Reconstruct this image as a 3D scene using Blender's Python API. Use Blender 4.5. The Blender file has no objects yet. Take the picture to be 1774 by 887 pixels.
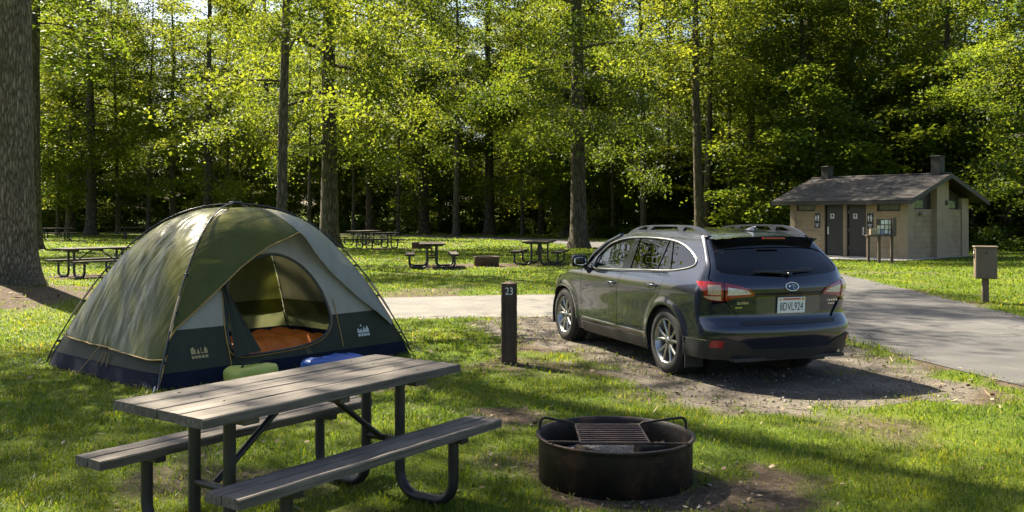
import bpy, math, random
import numpy as np
from mathutils import Vector, Matrix, geometry
random.seed(7)
RS = np.random.RandomState(11)
PI = math.pi
scene = bpy.context.scene
COL = scene.collection
F, H, YH, CX = 1600.0, 1.65, 370.0, 887.0      # focal length in photo pixels, eye height, horizon row, centre column

def at(px, Y, z=0.0):
    """a place Y metres ahead that lies on photo column px"""
    return Vector(((px - CX) / F * Y, Y, z))

def gnd(px, py):
    Y = F * H / (py - YH)
    return ((px - CX) / F * Y, Y)

# ------------------------------------------------------------------ noise
def _h(ix, iy, s):
    n = (ix.astype(np.int64) * 374761393 + iy.astype(np.int64) * 668265263 + s * 1442695041) & 0xffffffff
    n = ((n ^ (n >> 13)) * 1274126177) & 0xffffffff
    return ((n ^ (n >> 16)) & 0xffff) / 65535.0

def vn(x, y, s=0):
    x = np.asarray(x, float); y = np.asarray(y, float)
    ix = np.floor(x); iy = np.floor(y); fx = x - ix; fy = y - iy
    fx = fx * fx * (3 - 2 * fx); fy = fy * fy * (3 - 2 * fy)
    a = _h(ix, iy, s); b = _h(ix + 1, iy, s); c = _h(ix, iy + 1, s); d = _h(ix + 1, iy + 1, s)
    return (a * (1 - fx) + b * fx) * (1 - fy) + (c * (1 - fx) + d * fx) * fy

def fbm(x, y, s=0, o=4):
    t = 0; a = .5; n = 0
    for i in range(o):
        t = t + a * vn(np.asarray(x) * 2 ** i, np.asarray(y) * 2 ** i, s + i * 17); n += a; a *= .5
    return t / n

def inpoly(x, y, poly):
    x = np.asarray(x, float); y = np.asarray(y, float)
    r = np.zeros(x.shape, bool); n = len(poly); j = n - 1
    for i in range(n):
        xi, yi = poly[i]; xj, yj = poly[j]
        if yi != yj:
            r ^= ((yi > y) != (yj > y)) & (x < (xj - xi) * (y - yi) / (yj - yi) + xi)
        j = i
    return r

def polydist(x, y, poly, closed=True):
    x = np.asarray(x, float); y = np.asarray(y, float)
    d = np.full(x.shape, 1e9); n = len(poly)
    for i in range(n if closed else n - 1):
        ax, ay = poly[i]; bx, by = poly[(i + 1) % n]
        dx, dy = bx - ax, by - ay; L = dx * dx + dy * dy + 1e-12
        t = np.clip(((x - ax) * dx + (y - ay) * dy) / L, 0, 1)
        d = np.minimum(d, np.hypot(x - ax - t * dx, y - ay - t * dy))
    return d

class Spl:
    """natural cubic spline"""
    def __init__(s, xs, ys):
        xs = np.array(xs, float); ys = np.array(ys, float); n = len(xs); h = np.diff(xs)
        A = np.zeros((n, n)); b = np.zeros(n); A[0, 0] = A[-1, -1] = 1
        for i in range(1, n - 1):
            A[i, i - 1] = h[i - 1]; A[i, i] = 2 * (h[i - 1] + h[i]); A[i, i + 1] = h[i]
            b[i] = 6 * ((ys[i + 1] - ys[i]) / h[i] - (ys[i] - ys[i - 1]) / h[i - 1])
        s.x, s.y, s.m, s.h = xs, ys, np.linalg.solve(A, b), h
    def __call__(s, q):
        q = np.clip(np.asarray(q, float), s.x[0], s.x[-1])
        i = np.clip(np.searchsorted(s.x, q) - 1, 0, len(s.h) - 1)
        h = s.h[i]; a = (s.x[i + 1] - q) / h; b = (q - s.x[i]) / h
        return a * s.y[i] + b * s.y[i + 1] + ((a ** 3 - a) * s.m[i] + (b ** 3 - b) * s.m[i + 1]) * h * h / 6

# ------------------------------------------------------------------ objects
def link(o, parent=None):
    COL.objects.link(o)
    if parent is not None: o.parent = parent
    return o

def tag(o, label=None, cat=None, group=None, kind=None):
    if label: o['label'] = label
    if cat: o['category'] = cat
    if group: o['group'] = group
    if kind: o['kind'] = kind
    return o

def empty(name, loc=(0, 0, 0), rz=0.0, sc=1.0):
    o = bpy.data.objects.new(name, None)
    o.location = loc; o.rotation_euler = (0, 0, rz); o.scale = (sc, sc, sc); o.empty_display_size = .2
    return link(o)

def copy_tree(o, parent=None):
    c = o.copy(); COL.objects.link(c)
    if parent is not None: c.parent = parent
    for ch in list(o.children): copy_tree(ch, c)
    return c

class MB:
    """collects shapes and links them as one mesh object"""
    def __init__(s): s.v = []; s.f = []; s.m = []; s.sm = []; s.cut = []
    def add(s, vs, fs, mi=0, smooth=False):
        s.cut.append((len(s.v), len(s.f)))
        b = len(s.v); s.v += [tuple(map(float, p)) for p in vs]
        for f in fs:
            s.f.append(tuple(b + i for i in f)); s.m.append(mi); s.sm.append(smooth)
        return s
    def box(s, c, d, rot=None, mi=0, bev=0.0):
        x, y, z = d[0] / 2, d[1] / 2, d[2] / 2
        if bev <= 0:
            vs = [Vector((a * x, b * y, e * z)) for a in (-1, 1) for b in (-1, 1) for e in (-1, 1)]
            fs = [(0, 1, 3, 2), (4, 6, 7, 5), (0, 4, 5, 1), (2, 3, 7, 6), (0, 2, 6, 4), (1, 5, 7, 3)]
        else:
            k = min(bev, x * .9, y * .9, z * .9); vs = []; idx = {}
            for a in (-1, 1):
                for b in (-1, 1):
                    for e in (-1, 1):
                        for ax in range(3):
                            p = [a * (x - k), b * (y - k), e * (z - k)]
                            p[ax] = (a * x, b * y, e * z)[ax]
                            idx[(a, b, e, ax)] = len(vs); vs.append(Vector(p))
            fs = []
            q = [(-1, -1), (1, -1), (1, 1), (-1, 1)]
            def key(ax, sg, u, w):
                t = [0, 0, 0]; t[ax] = sg; o = [i for i in range(3) if i != ax]; t[o[0]] = u; t[o[1]] = w
                return tuple(t)
            for ax in range(3):
                for sg in (-1, 1):
                    f = [idx[key(ax, sg, u, w) + (ax,)] for u, w in q]
                    flip = (sg < 0) ^ (ax == 1)
                    fs.append(tuple(f[::-1] if flip else f))
            for ax in range(3):
                o = [i for i in range(3) if i != ax]
                for u in (-1, 1):
                    for w in (-1, 1):
                        def kk(sg):
                            t = [0, 0, 0]; t[ax] = sg; t[o[0]] = u; t[o[1]] = w; return tuple(t)
                        fs.append((idx[kk(-1) + (o[0],)], idx[kk(1) + (o[0],)], idx[kk(1) + (o[1],)], idx[kk(-1) + (o[1],)]))
            for a in (-1, 1):
                for b in (-1, 1):
                    for e in (-1, 1):
                        fs.append((idx[(a, b, e, 0)], idx[(a, b, e, 1)], idx[(a, b, e, 2)]))
        R = rot if rot is not None else Matrix.Identity(3)
        c = Vector(c)
        return s.add([R @ p + c for p in vs], fs, mi)
    def tube(s, pts, r, n=10, mi=0, cap=True, smooth=True):
        pts = [Vector(p) for p in pts]; rs = r if hasattr(r, '__len__') else [r] * len(pts)
        vs = []; fs = []; up = None
        for i, p in enumerate(pts):
            d = (pts[min(i + 1, len(pts) - 1)] - pts[max(i - 1, 0)]).normalized()
            if up is None: up = d.orthogonal().normalized()
            up = (up - d * up.dot(d)); up = up.normalized() if up.length > 1e-6 else d.orthogonal().normalized()
            w = d.cross(up)
            for k in range(n):
                a = 2 * PI * k / n; vs.append(p + (up * math.cos(a) + w * math.sin(a)) * rs[i])
        for i in range(len(pts) - 1):
            for k in range(n):
                fs.append((i * n + k, i * n + (k + 1) % n, (i + 1) * n + (k + 1) % n, (i + 1) * n + k))
        s.add(vs, fs, mi, smooth)
        if cap:
            s.add(vs[:n], [tuple(range(n))[::-1]], mi); s.add(vs[-n:], [tuple(range(n))], mi)
        return s
    def lathe(s, prof, n=40, mi=0, smooth=True, axis='z', c=(0, 0, 0), closed=False):
        vs = []; fs = []; m = len(prof)
        for k in range(n):
            a = 2 * PI * k / n
            for r, z in prof:
                p = (r * math.cos(a), r * math.sin(a), z)
                if axis == 'y': p = (p[0], p[2], p[1])
                vs.append((p[0] + c[0], p[1] + c[1], p[2] + c[2]))
        for k in range(n):
            for i in range(m if closed else m - 1):
                j = (i + 1) % m
                q = (k * m + i, ((k + 1) % n) * m + i, ((k + 1) % n) * m + j, k * m + j)
                fs.append(q if axis != 'y' else q[::-1])
        return s.add(vs, fs, mi, smooth)
    def extrude(s, poly, a, b, fmap, mi=0):
        """polygon (u,v) pushed from a to b; fmap(u,v,w) -> xyz"""
        n = len(poly)
        vs = [fmap(u, v, a) for u, v in poly] + [fmap(u, v, b) for u, v in poly]
        fs = [tuple(range(n))[::-1], tuple(range(n, 2 * n))] + [(i, (i + 1) % n, n + (i + 1) % n, n + i) for i in range(n)]
        return s.add(vs, fs, mi)
    def build(s, name, mats, parent=None, loc=None, fix=True):
        me = bpy.data.meshes.new(name); me.from_pydata(s.v, [], s.f)
        for m in (mats if isinstance(mats, (list, tuple)) else [mats]): me.materials.append(m)
        me.polygons.foreach_set('material_index', s.m); me.polygons.foreach_set('use_smooth', s.sm); me.update()
        o = bpy.data.objects.new(name, me)
        if loc is not None: o.location = loc
        return link(o, parent)

def each(mb, name, mats, parent=None):
    """every shape added to mb becomes an object of its own"""
    cut = mb.cut + [(len(mb.v), len(mb.f))]; out = []
    for (v0, f0), (v1, f1) in zip(cut, cut[1:]):
        k = MB(); k.v = mb.v[v0:v1]; k.f = [tuple(i - v0 for i in f) for f in mb.f[f0:f1]]; k.m = mb.m[f0:f1]; k.sm = mb.sm[f0:f1]; out.append(k.build(name, mats, parent))
    return out

def np_mesh(name, V, T, mat, parent=None, smooth=False, normals=None, mi=None):
    me = bpy.data.meshes.new(name); V = np.asarray(V, np.float32); T = np.asarray(T, np.int32); k = T.shape[1]
    me.vertices.add(len(V)); me.vertices.foreach_set('co', V.ravel())
    me.loops.add(T.size); me.loops.foreach_set('vertex_index', T.ravel())
    me.polygons.add(len(T)); me.polygons.foreach_set('loop_start', np.arange(0, T.size, k, dtype=np.int32))
    me.polygons.foreach_set('loop_total', np.full(len(T), k, np.int32))
    for m in (mat if isinstance(mat, (list, tuple)) else [mat]): me.materials.append(m)
    me.polygons.foreach_set('use_smooth', np.full(len(T), smooth, bool))
    if mi is not None: me.polygons.foreach_set('material_index', np.asarray(mi, np.int32))
    me.update(calc_edges=True); me.validate()
    if normals is not None: me.normals_split_custom_set_from_vertices([tuple(n) for n in normals])
    o = bpy.data.objects.new(name, me)
    return link(o, parent)

def resample(poly, step, closed=True):
    out = []; n = len(poly)
    for i in range(n if closed else n - 1):
        a = np.array(poly[i], float); b = np.array(poly[(i + 1) % n], float)
        k = max(1, int(math.ceil(np.linalg.norm(b - a) / step)))
        for j in range(k): out.append(tuple(a + (b - a) * j / k))
    if not closed: out.append(tuple(poly[-1]))
    return out

def smoothpoly(poly, it=2, closed=True):
    """corner cutting"""
    p = [np.array(q, float) for q in poly]
    for _ in range(it):
        r = []; n = len(p)
        if not closed: r.append(p[0])
        for i in range(n if closed else n - 1):
            a, b = p[i], p[(i + 1) % n]; r += [a * .75 + b * .25, a * .25 + b * .75]
        if not closed: r.append(p[-1])
        p = r
    return [tuple(q) for q in p]

def cdt(outer, holes=(), step=.05):
    outer = resample(outer, step); holes = [resample(h, step) for h in holes]
    pts = list(outer); edges = [(i, (i + 1) % len(outer)) for i in range(len(outer))]
    for h in holes:
        b = len(pts); pts += h; edges += [(b + i, b + (i + 1) % len(h)) for i in range(len(h))]
    P = np.array(outer); x0, y0 = P.min(0); x1, y1 = P.max(0)
    gx, gy = np.meshgrid(np.arange(x0, x1, step), np.arange(y0, y1, step)); gx = gx.ravel(); gy = gy.ravel()
    ok = inpoly(gx, gy, outer) & (polydist(gx, gy, outer) > step * .45)
    for h in holes: ok &= ~inpoly(gx, gy, h) & (polydist(gx, gy, h) > step * .45)
    pts += list(zip(gx[ok], gy[ok]))
    v, e, f, *_ = geometry.delaunay_2d_cdt([Vector(p) for p in pts], edges, [], 0, 1e-5)
    V = np.array([(p[0], p[1]) for p in v]); T = np.array([t for t in f if len(t) == 3])
    c = V[T].mean(1); ok = inpoly(c[:, 0], c[:, 1], outer)
    for h in holes: ok &= ~inpoly(c[:, 0], c[:, 1], h)
    T = T[ok]
    a = V[T[:, 1]] - V[T[:, 0]]; b = V[T[:, 2]] - V[T[:, 0]]
    fl = (a[:, 0] * b[:, 1] - a[:, 1] * b[:, 0]) < 0; T[fl] = T[fl][:, ::-1]
    return V, T

def boundary(T):
    es = {}
    for t in T:
        for i in range(3):
            a, b = int(t[i]), int(t[(i + 1) % 3]); es[(a, b)] = 1
    return [(a, b) for (a, b) in es if (b, a) not in es]

def surf(fm, V, off=0.0):
    """positions and unit normals of the mapped points"""
    e = 1e-3; u, w = V[:, 0], V[:, 1]
    p = fm(u, w); du = fm(u + e, w) - fm(u - e, w); dw = fm(u, w + e) - fm(u, w - e)
    n = np.cross(du, dw); n /= np.linalg.norm(n, axis=1)[:, None] + 1e-12
    return p + n * off, n

def panels(name, items, mat, parent, fm, step=.05, rim=.02, off=0.0, centre=None, mirror=False, only=None):
    """items: list of (outer, holes) on the mapped surface fm -> one mesh"""
    VV = []; TT = []; NN = []; base = 0
    for outer, holes in items:
        V, T = cdt(outer, holes, step); p, n = surf(fm, V, off)
        if centre is not None:
            if ((p - np.array(centre)) * n).sum() < 0: 
                n = -n; p = p + 2 * n * off; T = T[:, ::-1]
        bd = boundary(T)
        sets = [(p, n, T)]
        if rim:
            rv = []; rt = []
            for a, b in bd:
                k = len(p) + len(rv); rv += [p[a], p[b], p[b] - n[b] * rim, p[a] - n[a] * rim]
                rt += [(k + 1, k, k + 3), (k + 1, k + 3, k + 2)]
            sets = [(np.vstack([p, rv]), np.vstack([n, np.zeros((len(rv), 3))]), np.vstack([T, rt]))]
        for p, n, T in sets:
            for sgn in ((1, -1) if mirror else (only or (1,))):
                q = p.copy(); m = n.copy(); t = T
                if sgn < 0: q[:, 1] *= -1; m[:, 1] *= -1; t = T[:, ::-1]
                VV.append(q); NN.append(m); TT.append(t + base); base += len(q)
    return np_mesh(name, np.vstack(VV), np.vstack(TT), mat, parent, True, np.vstack(NN))

def text_obj(name, s, size, mat, parent, M, extrude=.002, sx=1.0):
    cu = bpy.data.curves.new(name, 'FONT'); cu.body = s; cu.size = size; cu.extrude = extrude
    cu.align_x = 'CENTER'; cu.align_y = 'CENTER'; cu.resolution_u = 2
    t = bpy.data.objects.new(name, cu); COL.objects.link(t)
    dg = bpy.context.evaluated_depsgraph_get()
    me = bpy.data.meshes.new_from_object(t.evaluated_get(dg))
    bpy.data.objects.remove(t); bpy.data.curves.remove(cu)
    me.transform(M @ Matrix.Diagonal((sx, 1, 1, 1))); me.name = name
    me.materials.clear(); me.materials.append(mat)
    return link(bpy.data.objects.new(name, me), parent)

def frame(o, x, z):
    """matrix whose local x runs along x and local z along z (text faces z)"""
    x = Vector(x).normalized(); z = Vector(z); z = (z - x * z.dot(x)).normalized(); y = z.cross(x)
    m = Matrix((x, y, z)).transposed().to_4x4(); m.translation = Vector(o); return m

# ------------------------------------------------------------------ materials
def nodes(name):
    m = bpy.data.materials.new(name); m.use_nodes = True; nt = m.node_tree; nt.nodes.clear()
    out = nt.nodes.new('ShaderNodeOutputMaterial')
    def N(t, **k):
        n = nt.nodes.new(t)
        for a, b in k.items():
            if a in n.inputs: n.inputs[a].default_value = b
            else: setattr(n, a, b)
        return n
    L = lambda a, b: nt.links.new(a, b)
    return m, nt, N, L, out

def ramp(N, L, fac, stops):
    r = N('ShaderNodeValToRGB'); el = r.color_ramp.elements
    while len(el) < len(stops): el.new(.5)
    for e, (p, c) in zip(el, stops): e.position = p; e.color = (*c, 1)
    L(fac, r.inputs['Fac']); return r.outputs['Color']

def mat(name, stops, scale=6, rough=.6, metal=0.0, bump=0.0, bscale=None, coat=0.0, spec=.5, stretch=(1, 1, 1), detail=6,
        transl=0.0, rrange=0.0, sheen=0.0, coatr=.03, dirt=None, crease=None):
    if not isinstance(stops[0], (tuple, list)): stops = [(0, stops), (1, stops)]
    elif not isinstance(stops[0][1], (tuple, list)): stops = [(.3, stops[0]), (.7, stops[1])]
    m, nt, N, L, out = nodes(name)
    tc = N('ShaderNodeTexCoord'); mp = N('ShaderNodeMapping'); mp.inputs['Scale'].default_value = stretch
    L(tc.outputs['Object'], mp.inputs['Vector'])
    nz = N('ShaderNodeTexNoise', Scale=scale, Detail=detail, Roughness=.6); L(mp.outputs[0], nz.inputs['Vector'])
    col = ramp(N, L, nz.outputs['Fac'], stops)
    b = N('ShaderNodeBsdfPrincipled'); b.inputs['Metallic'].default_value = metal
    b.inputs['Roughness'].default_value = rough; b.inputs['Specular IOR Level'].default_value = spec
    b.inputs['Coat Weight'].default_value = coat; b.inputs['Coat Roughness'].default_value = coatr
    if dirt:
        n3 = N('ShaderNodeTexNoise', Scale=dirt[1], Detail=8, Roughness=.7); L(tc.outputs['Object'], n3.inputs['Vector'])
        mx = N('ShaderNodeMix', data_type='RGBA'); rr = ramp(N, L, n3.outputs['Fac'], [(dirt[2], (0, 0, 0)), (dirt[3], (1, 1, 1))])
        L(rr, mx.inputs['Factor']); L(col, mx.inputs['A']); mx.inputs['B'].default_value = (*dirt[0], 1); col = mx.outputs['Result']
    L(col, b.inputs['Base Color'])
    if rrange:
        mr = N('ShaderNodeMapRange'); mr.inputs['To Min'].default_value = rough - rrange; mr.inputs['To Max'].default_value = rough + rrange
        L(nz.outputs['Fac'], mr.inputs['Value']); L(mr.outputs[0], b.inputs['Roughness'])
    if bump:
        n2 = N('ShaderNodeTexNoise', Scale=bscale or scale * 3, Detail=8, Roughness=.65); L(mp.outputs[0], n2.inputs['Vector'])
        bp = N('ShaderNodeBump', Strength=bump, Distance=.02); L(n2.outputs['Fac'], bp.inputs['Height']); L(bp.outputs[0], b.inputs['Normal'])
    if crease:                                              # long soft folds lying slantwise across stretched cloth
        m2 = N('ShaderNodeMapping'); m2.inputs['Rotation'].default_value = crease[0]; m2.inputs['Scale'].default_value = crease[1]; L(tc.outputs['Object'], m2.inputs['Vector'])
        n4 = N('ShaderNodeTexNoise', Scale=1.0, Detail=3, Roughness=.55, Distortion=.8); L(m2.outputs[0], n4.inputs['Vector'])
        b2 = N('ShaderNodeBump', Strength=crease[2], Distance=.05); L(n4.outputs['Fac'], b2.inputs['Height'])
        if b.inputs['Normal'].is_linked: L(b.inputs['Normal'].links[0].from_socket, b2.inputs['Normal'])
        L(b2.outputs[0], b.inputs['Normal'])
    if transl:
        t = N('ShaderNodeBsdfTranslucent'); L(col, t.inputs['Color']); mx = N('ShaderNodeMixShader', Fac=transl)
        L(b.outputs[0], mx.inputs[1]); L(t.outputs[0], mx.inputs[2]); L(mx.outputs[0], out.inputs[0])
    else: L(b.outputs[0], out.inputs[0])
    return m

def leaf_mat(name, lo, hi, tlo, thi, fac=.5, per_object=.35, per_leaf=.25):
    """tint varies from tree to tree, from branch to branch and a little from leaf to leaf"""
    m, nt, N, L, out = nodes(name)
    g = N('ShaderNodeNewGeometry'); oi = N('ShaderNodeObjectInfo'); tc = N('ShaderNodeTexCoord')
    nz = N('ShaderNodeTexNoise', Scale=.55, Detail=3, Roughness=.6); L(tc.outputs['Object'], nz.inputs['Vector'])
    sh = N('ShaderNodeMapRange'); sh.inputs['From Min'].default_value = .3; sh.inputs['From Max'].default_value = .7; L(nz.outputs['Fac'], sh.inputs['Value'])
    def ma(x, k, y=None):
        q = N('ShaderNodeMath', operation='MULTIPLY_ADD'); L(x, q.inputs[0]); q.inputs[1].default_value = k
        if y is not None: L(y, q.inputs[2])
        else: q.inputs[2].default_value = 0
        return q.outputs[0]
    f = ma(sh.outputs[0], 1 - per_object - per_leaf, ma(g.outputs['Random Per Island'], per_leaf, ma(oi.outputs['Random'], per_object)))
    mid = tuple((x + y) / 2 for x, y in zip(lo, hi))
    c = ramp(N, L, f, [(.1, lo), (.5, mid), (.9, hi)])
    t = ramp(N, L, f, [(.1, tlo), (.9, thi)])
    b = N('ShaderNodeBsdfPrincipled', Roughness=.5); b.inputs['Specular IOR Level'].default_value = .22; L(c, b.inputs['Base Color'])
    tr = N('ShaderNodeBsdfTranslucent'); L(t, tr.inputs['Color'])
    mx = N('ShaderNodeMixShader', Fac=fac); L(b.outputs[0], mx.inputs[1]); L(tr.outputs[0], mx.inputs[2]); L(mx.outputs[0], out.inputs[0])
    return m

def glass_mat(name, tint, gloss=.08, rough=0.0):
    m, nt, N, L, out = nodes(name)
    fr = N('ShaderNodeFresnel', IOR=1.5); t = N('ShaderNodeBsdfTransparent'); t.inputs['Color'].default_value = (*tint, 1)
    gl = N('ShaderNodeBsdfGlossy', Roughness=rough); gl.inputs['Color'].default_value = (.95, .97, 1, 1)
    ad = N('ShaderNodeMath', operation='ADD', use_clamp=True); L(fr.outputs[0], ad.inputs[0]); ad.inputs[1].default_value = gloss
    mx = N('ShaderNodeMixShader'); L(ad.outputs[0], mx.inputs[0]); L(t.outputs[0], mx.inputs[1]); L(gl.outputs[0], mx.inputs[2]); L(mx.outputs[0], out.inputs[0])
    return m

def wood_mat(name, dark, light, along='x', bump=.5, rough=.8, worn=None):
    """weathered planks: grain drawn out along one axis, knots and dark cracks"""
    m, nt, N, L, out = nodes(name)
    tc = N('ShaderNodeTexCoord'); mp = N('ShaderNodeMapping')
    mp.inputs['Scale'].default_value = {'x': (1.2, 26, 26), 'y': (26, 1.2, 26), 'z': (26, 26, 1.2)}[along]
    L(tc.outputs['Object'], mp.inputs['Vector'])
    nz = N('ShaderNodeTexNoise', Scale=1.6, Detail=9, Roughness=.68, Distortion=.5); L(mp.outputs[0], nz.inputs['Vector'])
    n2 = N('ShaderNodeTexNoise', Scale=2.4, Detail=5, Roughness=.6); L(tc.outputs['Object'], n2.inputs['Vector'])
    c = ramp(N, L, nz.outputs['Fac'], [(.3, dark), (.5, tuple((a + b) / 2 for a, b in zip(dark, light))), (.7, light)])
    mx = N('ShaderNodeMix', data_type='RGBA', blend_type='MULTIPLY'); mx.inputs['Factor'].default_value = .75
    k = ramp(N, L, n2.outputs['Fac'], [(.3, (.5, .48, .46)), (.62, (1.12, 1.08, 1.02))])
    L(c, mx.inputs['A']); L(k, mx.inputs['B'])
    vo = N('ShaderNodeTexVoronoi', Scale=2.2); L(tc.outputs['Object'], vo.inputs['Vector'])
    kn = ramp(N, L, vo.outputs['Distance'], [(.03, (.25, .2, .16)), (.075, (1, 1, 1))])
    m2 = N('ShaderNodeMix', data_type='RGBA', blend_type='MULTIPLY'); m2.inputs['Factor'].default_value = .8
    L(mx.outputs['Result'], m2.inputs['A']); L(kn, m2.inputs['B'])
    b = N('ShaderNodeBsdfPrincipled', Roughness=rough); b.inputs['Specular IOR Level'].default_value = .35
    L(m2.outputs['Result'], b.inputs['Base Color'])
    bp = N('ShaderNodeBump', Strength=bump, Distance=.008); L(nz.outputs['Fac'], bp.inputs['Height']); L(bp.outputs[0], b.inputs['Normal'])
    L(b.outputs[0], out.inputs[0]); return m

def bark_mat(name, dark, light, moss, sc=1.0, depth=.06):
    m, nt, N, L, out = nodes(name)
    tc = N('ShaderNodeTexCoord'); mp = N('ShaderNodeMapping'); mp.inputs['Scale'].default_value = (9 * sc, 9 * sc, 1.7 * sc)
    L(tc.outputs['Object'], mp.inputs['Vector'])
    nd = N('ShaderNodeTexNoise', Scale=1.2, Detail=3); L(mp.outputs[0], nd.inputs['Vector'])
    av = N('ShaderNodeVectorMath', operation='ADD'); L(mp.outputs[0], av.inputs[0]); L(nd.outputs['Color'], av.inputs[1])
    vo = N('ShaderNodeTexVoronoi', Scale=1.5, feature='DISTANCE_TO_EDGE'); L(av.outputs[0], vo.inputs['Vector'])
    nz = N('ShaderNodeTexNoise', Scale=3.5, Detail=8, Roughness=.7); L(mp.outputs[0], nz.inputs['Vector'])
    mu = N('ShaderNodeMath', operation='MULTIPLY_ADD'); L(nz.outputs['Fac'], mu.inputs[0]); mu.inputs[1].default_value = .7; L(vo.outputs['Distance'], mu.inputs[2])
    c = ramp(N, L, mu.outputs[0], [(.32, dark), (.55, tuple((a + b) / 2 for a, b in zip(dark, light))), (.85, light)])
    n3 = N('ShaderNodeTexNoise', Scale=1.1, Detail=5, Roughness=.65); L(tc.outputs['Object'], n3.inputs['Vector'])
    k = ramp(N, L, n3.outputs['Fac'], [(.5, (0, 0, 0)), (.68, (.6, .6, .6))])
    mx = N('ShaderNodeMix', data_type='RGBA'); L(k, mx.inputs['Factor']); L(c, mx.inputs['A']); mx.inputs['B'].default_value = (*moss, 1)
    b = N('ShaderNodeBsdfPrincipled', Roughness=.9); b.inputs['Specular IOR Level'].default_value = .2; L(mx.outputs['Result'], b.inputs['Base Color'])
    bp = N('ShaderNodeBump', Strength=1.0, Distance=depth); L(mu.outputs[0], bp.inputs['Height']); L(bp.outputs[0], b.inputs['Normal'])
    L(b.outputs[0], out.inputs[0]); return m
# ================================================================== sun, sky, camera
SUN_AZ, SUN_EL = math.radians(135), math.radians(48)        # direction towards the sun, anticlockwise from +x
sv = Vector((math.cos(SUN_AZ) * math.cos(SUN_EL), math.sin(SUN_AZ) * math.cos(SUN_EL), math.sin(SUN_EL)))
w = bpy.data.worlds.new("World"); scene.world = w; w.use_nodes = True
nt = w.node_tree; nt.nodes.clear()
sky = nt.nodes.new('ShaderNodeTexSky'); sky.sky_type = 'NISHITA'; sky.sun_disc = False
sky.sun_elevation = SUN_EL; sky.sun_rotation = PI / 2 - SUN_AZ; sky.air_density = .9; sky.dust_density = 2.2
bg = nt.nodes.new('ShaderNodeBackground'); bg.inputs['Strength'].default_value = .05
wo = nt.nodes.new('ShaderNodeOutputWorld'); nt.links.new(sky.outputs[0], bg.inputs['Color']); nt.links.new(bg.outputs[0], wo.inputs[0])
sl = bpy.data.lights.new('sun', 'SUN'); sl.energy = 5.0; sl.angle = math.radians(.55); sl.color = (1, .90, .72)
so = bpy.data.objects.new('sun', sl); COL.objects.link(so); so.rotation_euler = sv.to_track_quat('Z', 'Y').to_euler()
so.location = sv * 80
cam = bpy.data.cameras.new('camera'); cam.sensor_width = 36; cam.lens = 36 * F / 1774
cam.shift_y = -(443.5 - YH) / 1774; cam.clip_end = 3000; cam.clip_start = .05
co = bpy.data.objects.new('camera', cam); COL.objects.link(co); co.location = (0, 0, H); co.rotation_euler = (PI / 2, 0, 0)
scene.camera = co
scene.view_settings.view_transform = 'Standard'; scene.view_settings.look = 'None'; scene.view_settings.gamma = 1
scene.view_settings.exposure = 2.15
scene.render.engine = 'CYCLES'
cy = scene.cycles
cy.use_denoising = True; cy.max_bounces = 7; cy.diffuse_bounces = 4; cy.glossy_bounces = 3; cy.transmission_bounces = 4; cy.transparent_max_bounces = 8
cy.caustics_reflective = False; cy.caustics_refractive = False; cy.sample_clamp_indirect = 6; cy.use_adaptive_sampling = True; cy.adaptive_threshold = .015

# ================================================================== ground
TREE_X, TREE_Y = -9.95, 18.3
def gz(x, y):
    x = np.asarray(x, float); y = np.asarray(y, float)
    z = .34 * np.exp(-((x + 10.4) / 2.4) ** 2 - ((y - 17.2) / 2.6) ** 2)
    far = np.clip((y - 95) / 60, 0, 1); z = z + 2.5 * far * far
    return z
ROAD = [(10.3, -4), (9.9, 1), (8.1, 6.0), (6.55, 9.5), (6.2, 13), (6.45, 18), (6.95, 24), (7.3, 30), (7.0, 38), (5.4, 47), (2.3, 58), (-8, 70), (-25, 79), (-60, 90)]
ROADW = [4.0, 4.0, 3.9, 3.85, 3.75, 3.85, 3.9, 3.9, 3.9, 3.9, 3.8, 3.8, 3.6, 3.6]
def strip(path, width, step=1.0, jit=.05, seed=1):
    p = smoothpoly(path, 2, False); ws = smoothpoly([(q, 0) for q in width], 2, False)
    L = []; R = []
    for i in range(len(p)):
        a = np.array(p[max(i - 1, 0)]); b = np.array(p[min(i + 1, len(p) - 1)]); d = (b - a) / np.linalg.norm(b - a); n = np.array([-d[1], d[0]])
        c = np.array(p[i]); h = ws[i][0] / 2
        L.append(tuple(c + n * h)); R.append(tuple(c - n * h))
    poly = resample(L + R[::-1], .35)
    q = np.array(poly); k = (fbm(q[:, 0] * 1.6, q[:, 1] * 1.6, seed) - .5) * 2 * jit; k2 = (fbm(q[:, 0] * 1.6 + 40, q[:, 1] * 1.6, seed + 3) - .5) * 2 * jit
    return [tuple(t) for t in (q + np.stack([k, k2], 1))]
road_poly = strip(ROAD, ROADW)
SPUR = [(6.4, 16.9), (3.5, 17.0), (.8, 16.85), (-2.0, 16.25), (-4.5, 16.0), (-6.2, 16.6)]
spur_poly = strip(SPUR, [4.6, 4.1, 4.0, 3.8, 3.2, 2.2], seed=5)
g = [(806, 556), (880, 550), (955, 547), (1060, 545), (1230, 545), (1350, 560), (1480, 606), (1570, 640), (1668, 676), (1640, 688), (1600, 696), (1500, 703), (1390, 708), (1290, 707), (1205, 693), (1110, 655), (1005, 617), (905, 581), (845, 570)]
gp = resample(smoothpoly([gnd(*p) for p in g], 2), .06); q = np.array(gp)
gravel_poly = [tuple(t) for t in q + np.stack([fbm(q[:, 0] * 3, q[:, 1] * 3, 8) - .5, fbm(q[:, 0] * 3 + 9, q[:, 1] * 3, 9) - .5], 1) * .40 + np.stack([vn(q[:, 0] * 11, q[:, 1] * 11, 8) - .5, vn(q[:, 0] * 11 + 9, q[:, 1] * 11, 9) - .5], 1) * .10]
BC = Vector((14.26, 33.4, 0)); EX = Vector((-.574, .819, 0)).normalized(); EY = Vector((.819, .574, 0)).normalized()
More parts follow.
